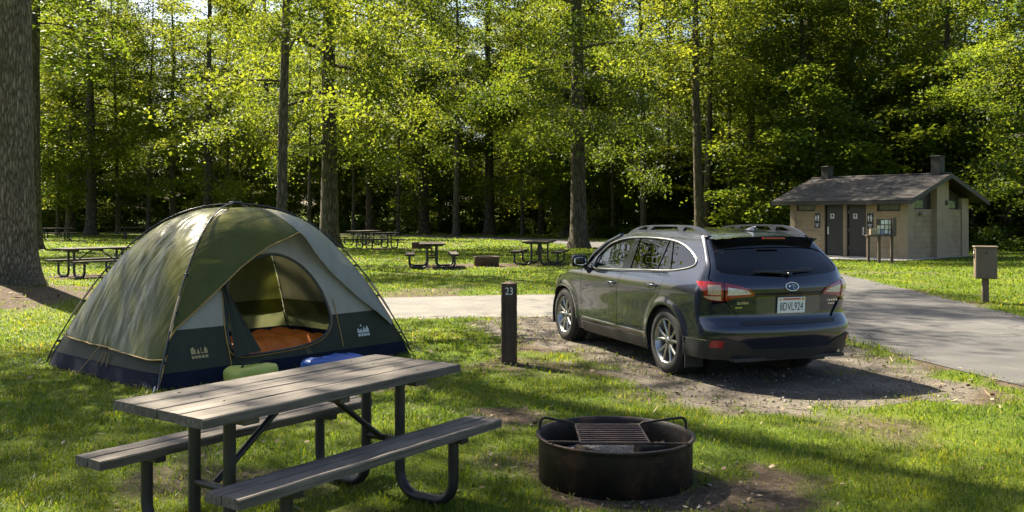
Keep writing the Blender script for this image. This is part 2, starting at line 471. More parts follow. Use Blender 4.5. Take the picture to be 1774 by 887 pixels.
def bld(u, v, z=0.0): return BC + EX * u + EY * v + Vector((0, 0, z))
walk_poly = [tuple(bld(u, v)[:2]) for u, v in ((-.7, -1.5), (-.7, -.02), (-.25, 4.9), (-.02, 4.9), (-.02, 0), (5.6, 0), (5.9, -1.7), (3.6, -2.6), (2.6, -5.2), (1.2, -5.0), (1.4, -2.3))]

RING = (.645, 5.78)
TABLES = []      # (x, y) of the far tables' worn pads
def dirt(x, y):
    """how worn the turf is, 0 grass .. 1 bare soil"""
    x = np.asarray(x, float); y = np.asarray(y, float)
    n = fbm(x * 1.7, y * 1.7, 3); n2 = fbm(x * 5, y * 5, 21, 3)
    def blob(cx, cy, r, s=.45, rx=1.0):
        d = np.hypot((x - cx) / rx, y - cy); return np.clip((r - d) / s, -1, 1)
    b = np.full(x.shape, -1.0)
    for c in ((RING[0], RING[1], .82, .55), (RING[0] + .70, RING[1] - .35, .58, .5), (-.05, 7.6, .30, .5), (-1.35, 4.5, .75, .8), (TREE_X, TREE_Y - 1.0, 2.7, 1.3), (-9.3, 13.6, 1.5, 1.2),
              (5.3, 7.6, .3, 1.0), (-4.6, 6.1, .35, .5), (-1.2, 8.6, .3, .5)):
        b = np.maximum(b, blob(c[0], c[1], c[2], c[3], 1.15))
    for tx, ty in TABLES: b = np.maximum(b, blob(tx, ty, 1.15, .6, 1.3))
    gd = polydist(x, y, gravel_poly); b = np.maximum(b, np.clip((.20 - gd) / .4, -1, .62))
    b = np.maximum(b, np.clip((.16 - polydist(x, y, road_poly)) / .3, -1, .7))
    b = np.maximum(b, np.clip((.14 - polydist(x, y, spur_poly)) / .3, -1, .65))
    v = b * .62 + (n - .5) * 1.5 + (n2 - .5) * .7
    thin = np.clip((fbm(x * .7 + 30, y * .7, 44) - .60) * 3.2, 0, .5)
    return np.clip(np.clip(v + .12, 0, 1) + thin * np.clip(.5 + n2, 0, 1), 0, 1)

far_tables = [  # centre column, Y, rotation, scale, label
    (748, 28.3, 96, 1.06, 'dark picnic table left of the small far fire ring, in front of the second ring', 'table'),
    (935, 30.2, 78, 1.1, 'weathered picnic table between the rusty fire ring and the car front, under the thick maple', 'table'),
    (166, 24.3, 52, 1.06, 'dark shaded picnic table on the lawn between the huge left trunk and the tent', 'table'),
    (653, 43.5, 40, 1.12, 'far picnic table just right of the tent, nearer of an overlapping pair', 'table'),
    (630, 48.5, 62, 1.12, 'farther table of the overlapping pair right of the tent, half hidden by its neighbour', 'table'),
    (97, 57, 10, 1.15, 'pale sunlit picnic table farthest left, right beside the huge trunk', 'table'),
    (236, 60, 15, 1.1, 'brown picnic table peeking out above the left slope of the tent', 'table')]
for px, Y, *_ in far_tables: TABLES.append(tuple(at(px, Y)[:2]))
far_rings = [(843, 29.0, .39, 'rusty brown fire ring on the sunlit lawn between two picnic tables'), (730, 43.5, .45, 'small distant fire ring on the lawn beside the pair of tables')]
for px, Y, r, _ in far_rings: TABLES.append(tuple(at(px, Y)[:2]))

def axis(pieces):
    a = []
    for lo, hi, st in pieces: a += list(np.arange(lo, hi, st))
    return np.array(a + [pieces[-1][1]])
xs = axis([(-500, -100, 50), (-100, -30, 5), (-30, -10, .5), (-10, 8, .09), (8, 30, .5), (30, 100, 5), (100, 500, 50)])
ys = axis([(-120, -10, 10), (-10, 3, 1), (3, 13, .09), (13, 22, .22), (22, 65, .6), (65, 160, 5), (160, 900, 60)])
gx, gy = np.meshgrid(xs, ys); V = np.stack([gx.ravel(), gy.ravel(), gz(gx.ravel(), gy.ravel())], 1)
nx = len(xs); ii = np.arange((len(ys) - 1) * nx).reshape(len(ys) - 1, nx)[:, :-1].ravel()
T = np.stack([ii, ii + 1, ii + nx + 1, ii + nx], 1)

def ground_mat():
    m, nt, N, L, out = nodes('turf_and_soil')
    tc = N('ShaderNodeTexCoord'); at_ = N('ShaderNodeAttribute', attribute_name='worn')
    def nz(s, d=8, r=.65):
        n = N('ShaderNodeTexNoise', Scale=s, Detail=d, Roughness=r); L(tc.outputs['Object'], n.inputs['Vector']); return n.outputs['Fac']
    a = ramp(N, L, nz(.55, 6), [(.32, (.050, .090, .008)), (.5, (.090, .132, .011)), (.68, (.15, .18, .020))])
    b = ramp(N, L, nz(38, 4), [(.3, (.45, .5, .4)), (.7, (1.35, 1.3, 1.2))])
    mu = N('ShaderNodeMix', data_type='RGBA', blend_type='MULTIPLY'); mu.inputs['Factor'].default_value = 1; L(a, mu.inputs['A']); L(b, mu.inputs['B'])
    s0 = ramp(N, L, nz(14, 9, .75), [(.3, (.035, .025, .016)), (.5, (.085, .062, .042)), (.72, (.19, .15, .105))])
    ag = N('ShaderNodeAttribute', attribute_name='gravelly'); s1 = ramp(N, L, nz(34, 9, .7), [(.28, (.055, .046, .036)), (.48, (.14, .12, .095)), (.72, (.25, .22, .18))])
    rg_ = ramp(N, L, ag.outputs['Fac'], [(.25, (0, 0, 0)), (.7, (1, 1, 1))]); ms = N('ShaderNodeMix', data_type='RGBA'); L(rg_, ms.inputs['Factor']); L(s0, ms.inputs['A']); L(s1, ms.inputs['B']); s = ms.outputs['Result']
    r = ramp(N, L, at_.outputs['Fac'], [(.12, (0, 0, 0)), (.55, (1, 1, 1))])
    mx = N('ShaderNodeMix', data_type='RGBA'); L(r, mx.inputs['Factor']); L(mu.outputs['Result'], mx.inputs['A']); L(s, mx.inputs['B'])
    bs = N('ShaderNodeBsdfPrincipled', Roughness=.95); bs.inputs['Specular IOR Level'].default_value = .15; L(mx.outputs['Result'], bs.inputs['Base Color'])
    bp = N('ShaderNodeBump', Strength=.9, Distance=.04); L(nz(30, 10, .7), bp.inputs['Height']); L(bp.outputs[0], bs.inputs['Normal'])
    L(bs.outputs[0], out.inputs[0]); return m
ground = np_mesh('ground', V, T, ground_mat(), None, True)
a = ground.data.attributes.new('worn', 'FLOAT', 'POINT'); dv = np.zeros(len(V)); near = (np.abs(V[:, 0]) < 45) & (V[:, 1] < 70) & (V[:, 1] > 1)
dv[near] = dirt(V[near, 0], V[near, 1]); a.data.foreach_set('value', dv.astype(np.float32))
a = ground.data.attributes.new('gravelly', 'FLOAT', 'POINT'); dg_ = np.zeros(len(V)); gi_ = inpoly(V[near, 0], V[near, 1], gravel_poly); gd_ = polydist(V[near, 0], V[near, 1], gravel_poly) * np.where(gi_, -1, 1)
dg_[near] = np.clip((.42 - gd_) / .5 + (fbm(V[near, 0] * 2.4, V[near, 1] * 2.4, 77) - .5) * 1.3, 0, 1); a.data.foreach_set('value', dg_.astype(np.float32))
tag(ground, kind='structure')

def sheet(name, poly, z, m, step):
    V2, T2 = cdt(poly, (), step); return tag(np_mesh(name, np.column_stack([V2, gz(V2[:, 0], V2[:, 1]) + z]), T2, m, None, True), kind='structure')
asphalt = mat('asphalt', [(.3, (.066, .065, .065)), (.5, (.092, .090, .088)), (.7, (.118, .115, .112))], scale=.9, rough=.85, bump=.6, bscale=160, detail=9, spec=.3, dirt=((.17, .145, .11), 2.6, .58, .78))
def crack(m):
    nt_ = m.node_tree; pb = [n for n in nt_.nodes if n.type == 'BSDF_PRINCIPLED'][0]; src = pb.inputs['Base Color'].links[0].from_socket
    N = nt_.nodes.new; tc = N('ShaderNodeTexCoord'); nz = N('ShaderNodeTexNoise'); nz.inputs['Scale'].default_value = .9; nz.inputs['Detail'].default_value = 6
    va = N('ShaderNodeVectorMath'); va.operation = 'ADD'; vo = N('ShaderNodeTexVoronoi'); vo.feature = 'DISTANCE_TO_EDGE'; vo.inputs['Scale'].default_value = .42
    L = nt_.links.new; L(tc.outputs['Object'], nz.inputs['Vector']); L(tc.outputs['Object'], va.inputs[0]); L(nz.outputs['Color'], va.inputs[1]); L(va.outputs[0], vo.inputs['Vector'])
    r = N('ShaderNodeValToRGB'); r.color_ramp.elements[0].position = .002; r.color_ramp.elements[0].color = (.30, .29, .28, 1); r.color_ramp.elements[1].position = .012; r.color_ramp.elements[1].color = (1, 1, 1, 1); L(vo.outputs['Distance'], r.inputs['Fac'])
    n2 = N('ShaderNodeTexNoise'); n2.inputs['Scale'].default_value = .35; n2.inputs['Detail'].default_value = 5; L(tc.outputs['Object'], n2.inputs['Vector'])
    r2 = N('ShaderNodeValToRGB'); r2.color_ramp.elements[0].position = .35; r2.color_ramp.elements[0].color = (.74, .74, .74, 1); r2.color_ramp.elements[1].position = .65; r2.color_ramp.elements[1].color = (1.12, 1.1, 1.08, 1); L(n2.outputs['Fac'], r2.inputs['Fac'])
    a = N('ShaderNodeMix'); a.data_type = 'RGBA'; a.blend_type = 'MULTIPLY'; a.inputs['Factor'].default_value = .75; L(src, a.inputs['A']); L(r.outputs['Color'], a.inputs['B'])
    b = N('ShaderNodeMix'); b.data_type = 'RGBA'; b.blend_type = 'MULTIPLY'; b.inputs['Factor'].default_value = 1; L(a.outputs['Result'], b.inputs['A']); L(r2.outputs['Color'], b.inputs['B']); L(b.outputs['Result'], pb.inputs['Base Color'])
crack(asphalt)
sheet('road', road_poly, .008, asphalt, .9); sheet('campsite_spur', spur_poly, .004, mat('old_asphalt', [(.3, (.11, .105, .098)), (.7, (.165, .157, .145))], scale=1.1, rough=.9, bump=.6, bscale=120, detail=9, spec=.3, dirt=((.22, .185, .14), 2.1, .5, .72)), .7)
gravel = mat('gravel', [(.28, (.055, .046, .036)), (.48, (.14, .12, .095)), (.72, (.25, .22, .18))], scale=34, rough=.95, bump=1.0, bscale=60, detail=10, spec=.2, dirt=((.065, .052, .036), 1.5, .42, .66))
sheet('gravel_pad', gravel_poly, .003, gravel, .25)
sheet('concrete_walk', walk_poly, .02, mat('pale_concrete', [(.3, (.30, .28, .25)), (.7, (.42, .40, .36))], scale=3, rough=.9, bump=.3, bscale=40), .6)

# ------------------------------------------------------------------ grass, litter, stones
TC = np.array([-3.15, 10.525]); T1 = np.array([.655, .756]); T2_ = np.array([-.756, .655])
tent_base = [tuple(TC + T1 * a * 1.52 + T2_ * b * 1.15) for a, b in ((-1, -1), (1, -1), (1, 1), (-1, 1))]
build_poly = [tuple(bld(u, v)[:2]) for u, v in ((-.1, -.1), (5.3, -.1), (5.3, 4.3), (-.1, 4.3))]
def scatter(y0, y1, dens, seed):
    rs = np.random.RandomState(seed); hw = lambda y: .60 * y + 2.2
    n = int((y1 - y0) * (hw(y0) + hw(y1)) * dens); y = y0 + (y1 - y0) * rs.rand(n); x = (rs.rand(n) * 2 - 1) * hw(y)
    return x, y, rs
def clear(x, y, gravel_keep, rs):
    k = ~inpoly(x, y, tent_base) & ~inpoly(x, y, build_poly) & ~inpoly(x, y, walk_poly)
    k &= np.hypot(x - RING[0], y - RING[1]) > .50; k &= np.hypot(x - TREE_X, y - TREE_Y) > .75
    for p in (road_poly, spur_poly): k &= ~(inpoly(x, y, p) & (polydist(x, y, p) > .05 + .10 * rs.rand(len(x))))
    gi = inpoly(x, y, gravel_poly); gd = polydist(x, y, gravel_poly)
    patch = fbm(x * 2.3, y * 2.3, 71)
    k &= ~gi | (rs.rand(len(x)) < np.clip(.75 - gd * 2.2, 0, .6) + gravel_keep * np.clip((patch - .58) * 6, 0, 1))
    return k
Vg = []; Tg = []; base = 0
bands = [(3.3, 5.2, 4200, .0046, .037), (5.2, 7.2, 3200, .0052, .037), (7.2, 11, 1700, .0072, .038), (11, 16, 800, .011, .044), (16, 24, 340, .017, .044), (24, 40, 120, .03, .05), (40, 70, 26, .06, .065)]
for bi, (y0, y1, dens, wd, ht) in enumerate(bands):
    x, y, rs = scatter(y0, y1, dens, 100 + bi)
    k = clear(x, y, .5, rs); x, y = x[k], y[k]
    d = dirt(x, y); cl = fbm(x * 3.1, y * 3.1, 55, 3)
    k = rs.rand(len(x)) < np.clip(1.0 - 1.45 * d, .035, 1) * np.clip(.45 + 1.3 * (cl - .25), .35, 1); x, y, cl = x[k], y[k], cl[k]
    n = len(x); az = rs.rand(n) * 2 * PI; h = ht * (.45 + .9 * rs.rand(n)) * (.55 + .9 * cl) * np.where(rs.rand(n) < .015, 1.6, 1); h = h * (1 - .0 * d[:1].sum())
    lean = h * (.35 + .9 * rs.rand(n)); wv = wd * (.6 + .8 * rs.rand(n)); wa = az + PI / 2 + rs.randn(n) * .4
    z = gz(x, y); P = np.stack([x, y, z], 1)
    side_ = np.stack([np.cos(wa), np.sin(wa), 0 * x], 1) * wv[:, None] / 2; dr = np.stack([np.cos(az), np.sin(az), 0 * x], 1)
    up = np.array([0, 0, 1.0])
    mid = P + dr * (lean * .3)[:, None] + up * (h * .62)[:, None]; tip = P + dr * lean[:, None] + up * h[:, None] * .93
    W = np.stack([P - side_, P + side_, mid - side_ * .75, mid + side_ * .75, tip], 1).reshape(-1, 3)
    o = base + 5 * np.arange(n); Vg.append(W)
    Tg.append(np.stack([np.stack([o, o + 1, o + 3], 1), np.stack([o, o + 3, o + 2], 1), np.stack([o + 2, o + 3, o + 4], 1)], 1).reshape(-1, 3)); base += 5 * n
def grass_mat():
    m, nt, N, L, out = nodes('grass_blades')
    g = N('ShaderNodeNewGeometry'); tc = N('ShaderNodeTexCoord')
    n1 = N('ShaderNodeTexNoise', Scale=.75, Detail=5, Roughness=.6); L(tc.outputs['Object'], n1.inputs['Vector'])
    c1 = ramp(N, L, g.outputs['Random Per Island'], [(0, (.036, .074, .008)), (.5, (.082, .128, .011)), (.94, (.145, .180, .018)), (.97, (.17, .15, .07)), (1, (.24, .20, .11))])
    k = ramp(N, L, n1.outputs['Fac'], [(.34, (.78, .88, .9)), (.5, (1, 1, 1)), (.68, (1.6, 1.25, 1.1))])
    mu = N('ShaderNodeMix', data_type='RGBA', blend_type='MULTIPLY'); mu.inputs['Factor'].default_value = 1; L(c1, mu.inputs['A']); L(k, mu.inputs['B'])
    b = N('ShaderNodeBsdfPrincipled', Roughness=.5); b.inputs['Specular IOR Level'].default_value = .3; L(mu.outputs['Result'], b.inputs['Base Color'])
    t = N('ShaderNodeBsdfTranslucent'); m3 = N('ShaderNodeMix', data_type='RGBA', blend_type='MULTIPLY'); m3.inputs['Factor'].default_value = 1
    L(mu.outputs['Result'], m3.inputs['A']); m3.inputs['B'].default_value = (2.0, 1.9, .7, 1); L(m3.outputs['Result'], t.inputs['Color'])
    mx = N('ShaderNodeMixShader', Fac=.5); L(b.outputs[0], mx.inputs[1]); L(t.outputs[0], mx.inputs[2]); L(mx.outputs[0], out.inputs[0]); return m
grass = np_mesh('grass', np.vstack(Vg), np.vstack(Tg), grass_mat(), None, False)
tag(grass, 'short sunlit lawn grass worn thin in patches around the campsite', 'grass', kind='stuff')
print('grass blades', base // 5)

# dry leaves, twigs and chips lying on the soil and turf
Vl = []; Tl = []; base = 0
for bi, (y0, y1, dens, sz) in enumerate([(3.4, 7.5, 55, .014), (7.5, 13, 26, .02), (13, 20, 6, .03)]):
    x, y, rs = scatter(y0, y1, dens, 300 + bi); k = clear(x, y, 1, rs) ; x, y = x[k], y[k]
    k = rs.rand(len(x)) < np.clip(.15 + 1.2 * dirt(x, y), 0, 1); x, y = x[k], y[k]; n = len(x)
    az = rs.rand(n) * 2 * PI; s = sz * (.5 + rs.rand(n)); el = np.where(rs.rand(n) < .3, 3.2, 1.3); wd = np.where(el > 2, .3, .8)
    d = np.stack([np.cos(az), np.sin(az), rs.randn(n) * .25], 1) * (s * el)[:, None]; e = np.stack([-np.sin(az), np.cos(az), rs.randn(n) * .4], 1) * (s * wd)[:, None]
    P = np.stack([x, y, gz(x, y) + .012 + .02 * rs.rand(n)], 1)
    Vl.append(np.stack([P - d, P + e, P + d, P - e], 1).reshape(-1, 3)); o = base + 4 * np.arange(n); Tl.append(np.stack([o, o + 1, o + 2, o + 3], 1)); base += 4 * n
def island_mat(name, stops, rough=.8):
    m, nt, N, L, out = nodes(name); g = N('ShaderNodeNewGeometry'); c = ramp(N, L, g.outputs['Random Per Island'], stops)
    b = N('ShaderNodeBsdfPrincipled', Roughness=rough); L(c, b.inputs['Base Color']); L(b.outputs[0], out.inputs[0]); return m
tag(np_mesh('leaf_litter', np.vstack(Vl), np.vstack(Tl), island_mat('dry_litter', [(0, (.05, .035, .02)), (.5, (.16, .11, .06)), (.9, (.24, .18, .11)), (1, (.34, .28, .19))])), 'dry leaves and twigs scattered over the bare soil', 'leaf litter', kind='stuff')

# loose stones on the gravel
rs = np.random.RandomState(5); q = np.array(gravel_poly); lo, hi = q.min(0), q.max(0)
n = 6000; x = lo[0] + (hi[0] - lo[0]) * rs.rand(n); y = lo[1] + (hi[1] - lo[1]) * rs.rand(n); k = inpoly(x, y, gravel_poly); x, y = x[k], y[k]
extra = []
ang = rs.rand(90) * 2 * PI; rr = .5 + .45 * rs.rand(90) ** 1.5; x = np.append(x, RING[0] + rr * np.cos(ang)); y = np.append(y, RING[1] + rr * np.sin(ang)); n = len(x)
oc = np.array([(1, 0, 0), (-1, 0, 0), (0, 1, 0), (0, -1, 0), (0, 0, 1), (0, 0, -1)], float); of = np.array([(0, 2, 4), (2, 1, 4), (1, 3, 4), (3, 0, 4), (2, 0, 5), (1, 2, 5), (3, 1, 5), (0, 3, 5)])
s = .005 + .011 * rs.rand(n) ** 3; A = rs.randn(n, 3, 3) * .25 + np.eye(3) * (1, 1, .7)
Vs = np.einsum('kj,nij->nki', oc, A) * s[:, None, None] + np.stack([x, y, .008 + s * .3], 1)[:, None]
tag(np_mesh('loose_stones', Vs.reshape(-1, 3), (of[None] + 6 * np.arange(n)[:, None, None]).reshape(-1, 3), island_mat('stones', [(0, (.06, .052, .044)), (.6, (.15, .135, .115)), (1, (.28, .255, .22))])), 'small loose stones of the gravel parking pad', 'gravel', kind='stuff')
# ================================================================== picnic tables
wood_grey = wood_mat('weathered_planks', (.048, .041, .035), (.205, .182, .158), 'x', .7)
wood_far = wood_mat('weathered_planks_far', (.05, .044, .038), (.21, .185, .16), 'x', .5)
wood_dark_shade = wood_mat('dark_shade_planks', (.022, .017, .013), (.085, .068, .052), 'x', .5)  # darker copy of the far planks: a shaded table's shade put into the colour
black_metal = mat('black_tube', [(.3, (.012, .012, .013)), (.7, (.025, .024, .024))], scale=9, rough=.42, bump=.15, bscale=90, spec=.5, dirt=((.07, .045, .03), 12, .62, .8))
bolt_mat = mat('bolt_steel', (.08, .07, .06), rough=.6, metal=.7)

def plank(mb, x0, x1, y, w, z, t, seed):
    """one board with eased, slightly irregular edges, built as a loft along x"""
    r = random.Random(seed); n = 14; e = .006; vs = []; fs = []
    for i in range(n + 1):
        x = x0 + (x1 - x0) * i / n; dz = (r.random() - .5) * .003; dw = (r.random() - .5) * .004; a = w / 2 + dw
        ring = [(-a, -t), (-a, -e), (-a + e, 0), (a - e, 0), (a, -e), (a, -t)]
        vs += [(x, y + p, z + q + dz) for p, q in ring]
    for i in range(n):
        for k in range(6): fs.append((i * 6 + k, (i + 1) * 6 + k, (i + 1) * 6 + (k + 1) % 6, i * 6 + (k + 1) % 6))
    fs += [tuple(range(6)), tuple(range(n * 6, n * 6 + 6))[::-1]]
    mb.add(vs, fs)

def picnic_table(name, L, W, BL, bo, bw, zt, zb, wood, near=True, nt_=4, seed=1):
    root = empty(name)
    m = MB(); gap = .008; pw = (W - gap * (nt_ - 1)) / nt_; r = random.Random(seed)
    for i in range(nt_):
        j = (r.random() - .5) * .02
        plank(m, -L / 2 + j, L / 2 + j, -W / 2 + pw / 2 + i * (pw + gap), pw, zt, .045, seed + i)
    top = m.build('tabletop', wood, root)
    if near:
        b = MB()
        for i in range(nt_):
            for x in (-L / 2 + .30, L / 2 - .30):
                b.lathe([(0, .004), (.008, .003), (.011, -.001)], 10, c=(x, -W / 2 + pw / 2 + i * (pw + gap), zt))
        each(b, 'bolt_head', bolt_mat, top)
    m = MB()
    for x in (-L / 2 + .30, 0, L / 2 - .30): m.box((x, 0, zt - .045 - .021), (.09 if x else .07, W * .86, .04), bev=.004)
    each(m, 'crosspiece', wood, top)
    for s in (-1, 1):
        m = MB(); b2 = (bw - .008) / 2
        for i in (0, 1): plank(m, -BL / 2, BL / 2, s * bo + (i - .5) * (b2 + .008), b2, zb, .045, seed + 20 + s * 3 + i)
        bench = m.build('bench_seat', wood, root)
        m = MB()
        for x in (-L / 2 + .30, L / 2 - .30): m.box((x, s * bo, zb - .045 - .016), (.06, bw * .95, .03), bev=.003)
        each(m, 'seat_bracket', black_metal, bench)
    R = .03; ps = .135
    n = 12 if near else 7
    for ex in (-1, 1):
        x = ex * (L / 2 - .30)
        for s in (-1, 1):
            pts = [(x, s * ps, zt - .085), (x, s * ps, .16)]; rb = .13
            for k in range(1, 6):
                a = k / 6 * PI / 2; pts.append((x, s * (ps + rb * (1 - math.cos(a))), R + .13 - .13 * math.sin(a)))
            pts += [(x, s * (ps + rb), R), (x, s * (bo - rb + .02), R)]
            for k in range(1, 6):
                a = k / 6 * PI / 2; pts.append((x, s * (bo - rb + .02 + rb * math.sin(a)), R + rb * (1 - math.cos(a))))
            pts += [(x, s * (bo + .02), R + rb), (x, s * (bo + .02), zb - .07)]
            MB().tube(pts, R, n).build('leg', black_metal, root)
        m = MB(); m.tube([(x, -ps, .33), (x, ps, .33)], .02, n); m.build('crossbar', black_metal, root)
        m = MB(); m.tube([(x - ex * .01, 0, .33), (ex * .16, 0, zt - .10), (ex * .10, 0, zt - .095)], .017, n); m.build('diagonal_brace', black_metal, root)
    return root

t = picnic_table('picnic_table', 1.80, .70, 1.87, .515, .22, .752, .455, wood_grey, True, 4, 3)
t.location = (-1.11, 4.97, 0); t.rotation_euler = (0, 0, .955)
tag(t, 'large weathered wooden picnic table with black tube legs in the foreground before the tent', 'picnic table')
proto = None
for px, Y, rot, sc, lab, kind in far_tables:
    if proto is None: o = proto = picnic_table('picnic_table', 1.83, .72, 1.83, .62, .26, .76, .45, wood_far, False, 4, 40)
    else: o = copy_tree(proto)
    o.location = at(px, Y); o.rotation_euler = (0, 0, math.radians(rot)); o.scale = (sc, sc, 1)
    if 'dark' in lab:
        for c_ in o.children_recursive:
            if c_.data.materials[0] == wood_far: c_.material_slots[0].link = 'OBJECT'; c_.material_slots[0].material = wood_dark_shade
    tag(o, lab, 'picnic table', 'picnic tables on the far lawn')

# ================================================================== fire rings
rust = mat('blackened_steel', [(.3, (.010, .009, .008)), (.5, (.022, .017, .013)), (.72, (.055, .035, .024))], scale=5, rough=.62, metal=.35, bump=.25, bscale=60, rrange=.12, dirt=((.12, .062, .034), 4, .52, .74))
rust_far = mat('rusty_steel', [(.3, (.045, .028, .018)), (.7, (.10, .062, .04))], scale=4, rough=.8, bump=.2, bscale=30)
ash = mat('ash', [(.3, (.045, .044, .042)), (.55, (.13, .128, .125)), (.75, (.26, .255, .25))], scale=16, rough=1, bump=1, bscale=50, dirt=((.16, .08, .03), 3.4, .56, .66))
def ring(R, h, n=72):
    m = MB(); t_ = .012
    m.lathe([(R - t_, .0), (R, 0), (R, h - .035), (R + .004, h - .02), (R + .018, h - .004), (R + .018, h + .004), (R + .006, h + .008), (R - .006, h + .003), (R - t_, h - .02)], n, closed=True)
    return m
root = empty('fire_ring', (RING[0], RING[1], 0)); tag(root, 'big round black steel fire ring with a cooking grate beside the foreground table', 'fire ring')
ring(.478, .272).build('ring_wall', rust, root)
# ash heap inside
xs2 = np.linspace(-.46, .46, 47); X2, Y2 = np.meshgrid(xs2, xs2); rr = np.hypot(X2, Y2); Z2 = .085 + .10 * fbm(X2 * 4 + 3, Y2 * 4, 5) * (1 - (rr / .47) ** 2) + .02 * fbm(X2 * 22, Y2 * 22, 6) + .045 * np.exp(-((X2 - .25) / .13) ** 2 - ((Y2 + .02) / .16) ** 2)
ii = np.arange(46 * 47).reshape(46, 47)[:, :-1].ravel(); Tq = np.stack([ii, ii + 1, ii + 48, ii + 47], 1); cq = np.stack([X2.ravel(), Y2.ravel()], 1)[Tq].mean(1); Tq = Tq[np.hypot(cq[:, 0], cq[:, 1]) < .464]
ab = np_mesh('ash_bed', np.stack([X2.ravel(), Y2.ravel(), Z2.ravel()], 1), Tq, ash, None, True); ab.location = root.location
tag(ab, 'grey ash and burnt crumbs heaped inside the big black fire ring', 'ash')
for (x, y, a_, l_, r_, lab) in ((.22, -.02, .4, .20, .045, 'burnt brown log end lying in the ash right of the grate'), (-.16, -.12, 2.2, .26, .035, 'charred stick lying in the ash under the grate')):
    n_ = 7; pts = [(x + (k / n_ - .5) * l_ * math.cos(a_) + .006 * math.sin(k * 2.3), y + (k / n_ - .5) * l_ * math.sin(a_), .175 + .004 * math.sin(k * 3.1)) for k in range(n_ + 1)]
    o = MB().tube(pts, [r_ * (.85 + .25 * abs(math.sin(k * 1.7 + x * 9))) for k in range(n_ + 1)], 9).build('charred_log', mat('charred_wood', [(.35, (.012, .010, .009)), (.55, (.05, .03, .018)), (.7, (.20, .11, .05))], scale=7, rough=.9, bump=.8, bscale=30) if 'charred_wood' not in bpy.data.materials else bpy.data.materials['charred_wood']); o.location = (RING[0], RING[1], 0); tag(o, lab, 'log')
# grate
gr = MB()
gx0, gx1, gy0, gy1, gzz = -.235, .175, -.30, .20, .285
fr_ = [(gx0, gy0, gzz), (gx1, gy0, gzz), (gx1, gy1, gzz), (gx0, gy1, gzz), (gx0, gy0, gzz)]
for a_, b_ in zip(fr_, fr_[1:]): gr.tube([a_, b_], .0075, 8)
root2 = root
o = gr.build('grate_frame', rust, root2)
for i in range(10):
    y = gy0 + (gy1 - gy0) * (i + .5) / 10
    MB().tube([(gx0, y, gzz + .004), (gx1, y, gzz + .004)], .0045, 8).build('grate_bar', mat('burnt_rod', [(.3, (.10, .07, .055)), (.7, (.22, .14, .10))], scale=14, rough=.6, metal=.3) if i == 0 else bpy.data.materials['burnt_rod'], o)
for s, xe in ((-1, gx0), (1, gx1)):
    xo = -.455 if s < 0 else .455
    MB().tube([(xe, gy1 - .02, gzz), (xe + s * .03, gy1 - .02, gzz + .018), (xo - s * .02, .12, gzz + .062), (xo - s * .004, .118, gzz + .058), (xo + s * .010, .116, gzz + .035), (xo + s * .012, .115, gzz - .04)], .009, 8).build('support_arm', rust, root2)
MB().tube([(-.43, -.275, .29), (.41, -.285, .278)], .008, 8).build('support_rod', rust, root2)
for px, Y, r, lab in far_rings:
    o = ring(r, .30, 40).build('fire_ring', rust_far); o.location = at(px, Y); tag(o, lab, 'fire ring', 'fire rings on the far lawn')
    m = MB(); m.lathe([(0, .10), (r * .6, .09), (r - .014, .06)], 30); m.build('ash_fill', ash, o)

# ================================================================== numbered post
post_wood = wood_mat('brown_post', (.035, .022, .015), (.11, .073, .048), 'z', .5, .75)
root = empty('site_post', at(882, 10.15), math.radians(-14)); tag(root, 'square brown wooden post carrying the white number 23 on the lawn edge', 'post')
m = MB(); a = .074; n = 16; vs = []; fs = []; hh = .885
for i in range(n + 1):
    z = hh * i / n; dw = .0015 * math.sin(i * 2.1)
    k = .01
    vs += [(p * (a + dw) , q * (a + dw), z) for p, q in ((-1, -1 + k / a), (-1 + k / a, -1), (1 - k / a, -1), (1, -1 + k / a), (1, 1 - k / a), (1 - k / a, 1), (-1 + k / a, 1), (-1, 1 - k / a))]
for i in range(n):
    for k in range(8): fs.append((i * 8 + k, i * 8 + (k + 1) % 8, (i + 1) * 8 + (k + 1) % 8, (i + 1) * 8 + k))
b0 = n * 8; vs.append((0, 0, hh + .028)); fs += [(b0 + k, b0 + (k + 1) % 8, len(vs) - 1) for k in range(8)]
m.add(vs, fs); m.build('shaft', post_wood, root)
white_paint = mat('white_paint', (.75, .74, .70), rough=.6)
text_obj('number', '23', .115, white_paint, root, frame((.022, -a - .004, .80), (1, 0, 0), (0, -1, 0)), .0015, .82)

# ================================================================== electric pedestal
brown_paint = mat('brown_enamel', [(.3, (.115, .085, .055)), (.7, (.15, .115, .075))], scale=3, rough=.55, bump=.05, bscale=60, dirt=((.10, .08, .055), 8, .62, .8))
dark_slot = mat('dark_slot', (.015, .015, .016), rough=.4)
root = empty('power_pedestal', at(1707, 17.1), math.radians(-20)); tag(root, 'tan metal utility box on a square post in the grass beside the road', 'utility box')
MB().box((0, 0, .24), (.11, .11, .5), bev=.004).build('post', mat('post_timber', [(.3, (.10, .07, .045)), (.7, (.17, .125, .085))], scale=5, rough=.8, stretch=(6, 6, 1), bump=.3), root)
b = MB().box((0, 0, .74), (.36, .30, .58), bev=.008).build('cabinet', brown_paint, root)
MB().box((0, 0, 1.035), (.40, .34, .03), bev=.008).build('lid', brown_paint, root)
MB().box((.03, -.155, .73), (.26, .012, .52), bev=.004).build('door', brown_paint, root)
MB().lathe([(0, -.018), (.016, -.016), (.02, 0)], 14, axis='y', c=(.0, -.162, .93)).build('lock', bolt_mat, root)
MB().box((-.184, 0, .90), (.01, .10, .16)).build('meter_window', dark_slot, root)
MB().box((-.190, 0, .93), (.006, .06, .05)).build('meter_label', white_paint, root)

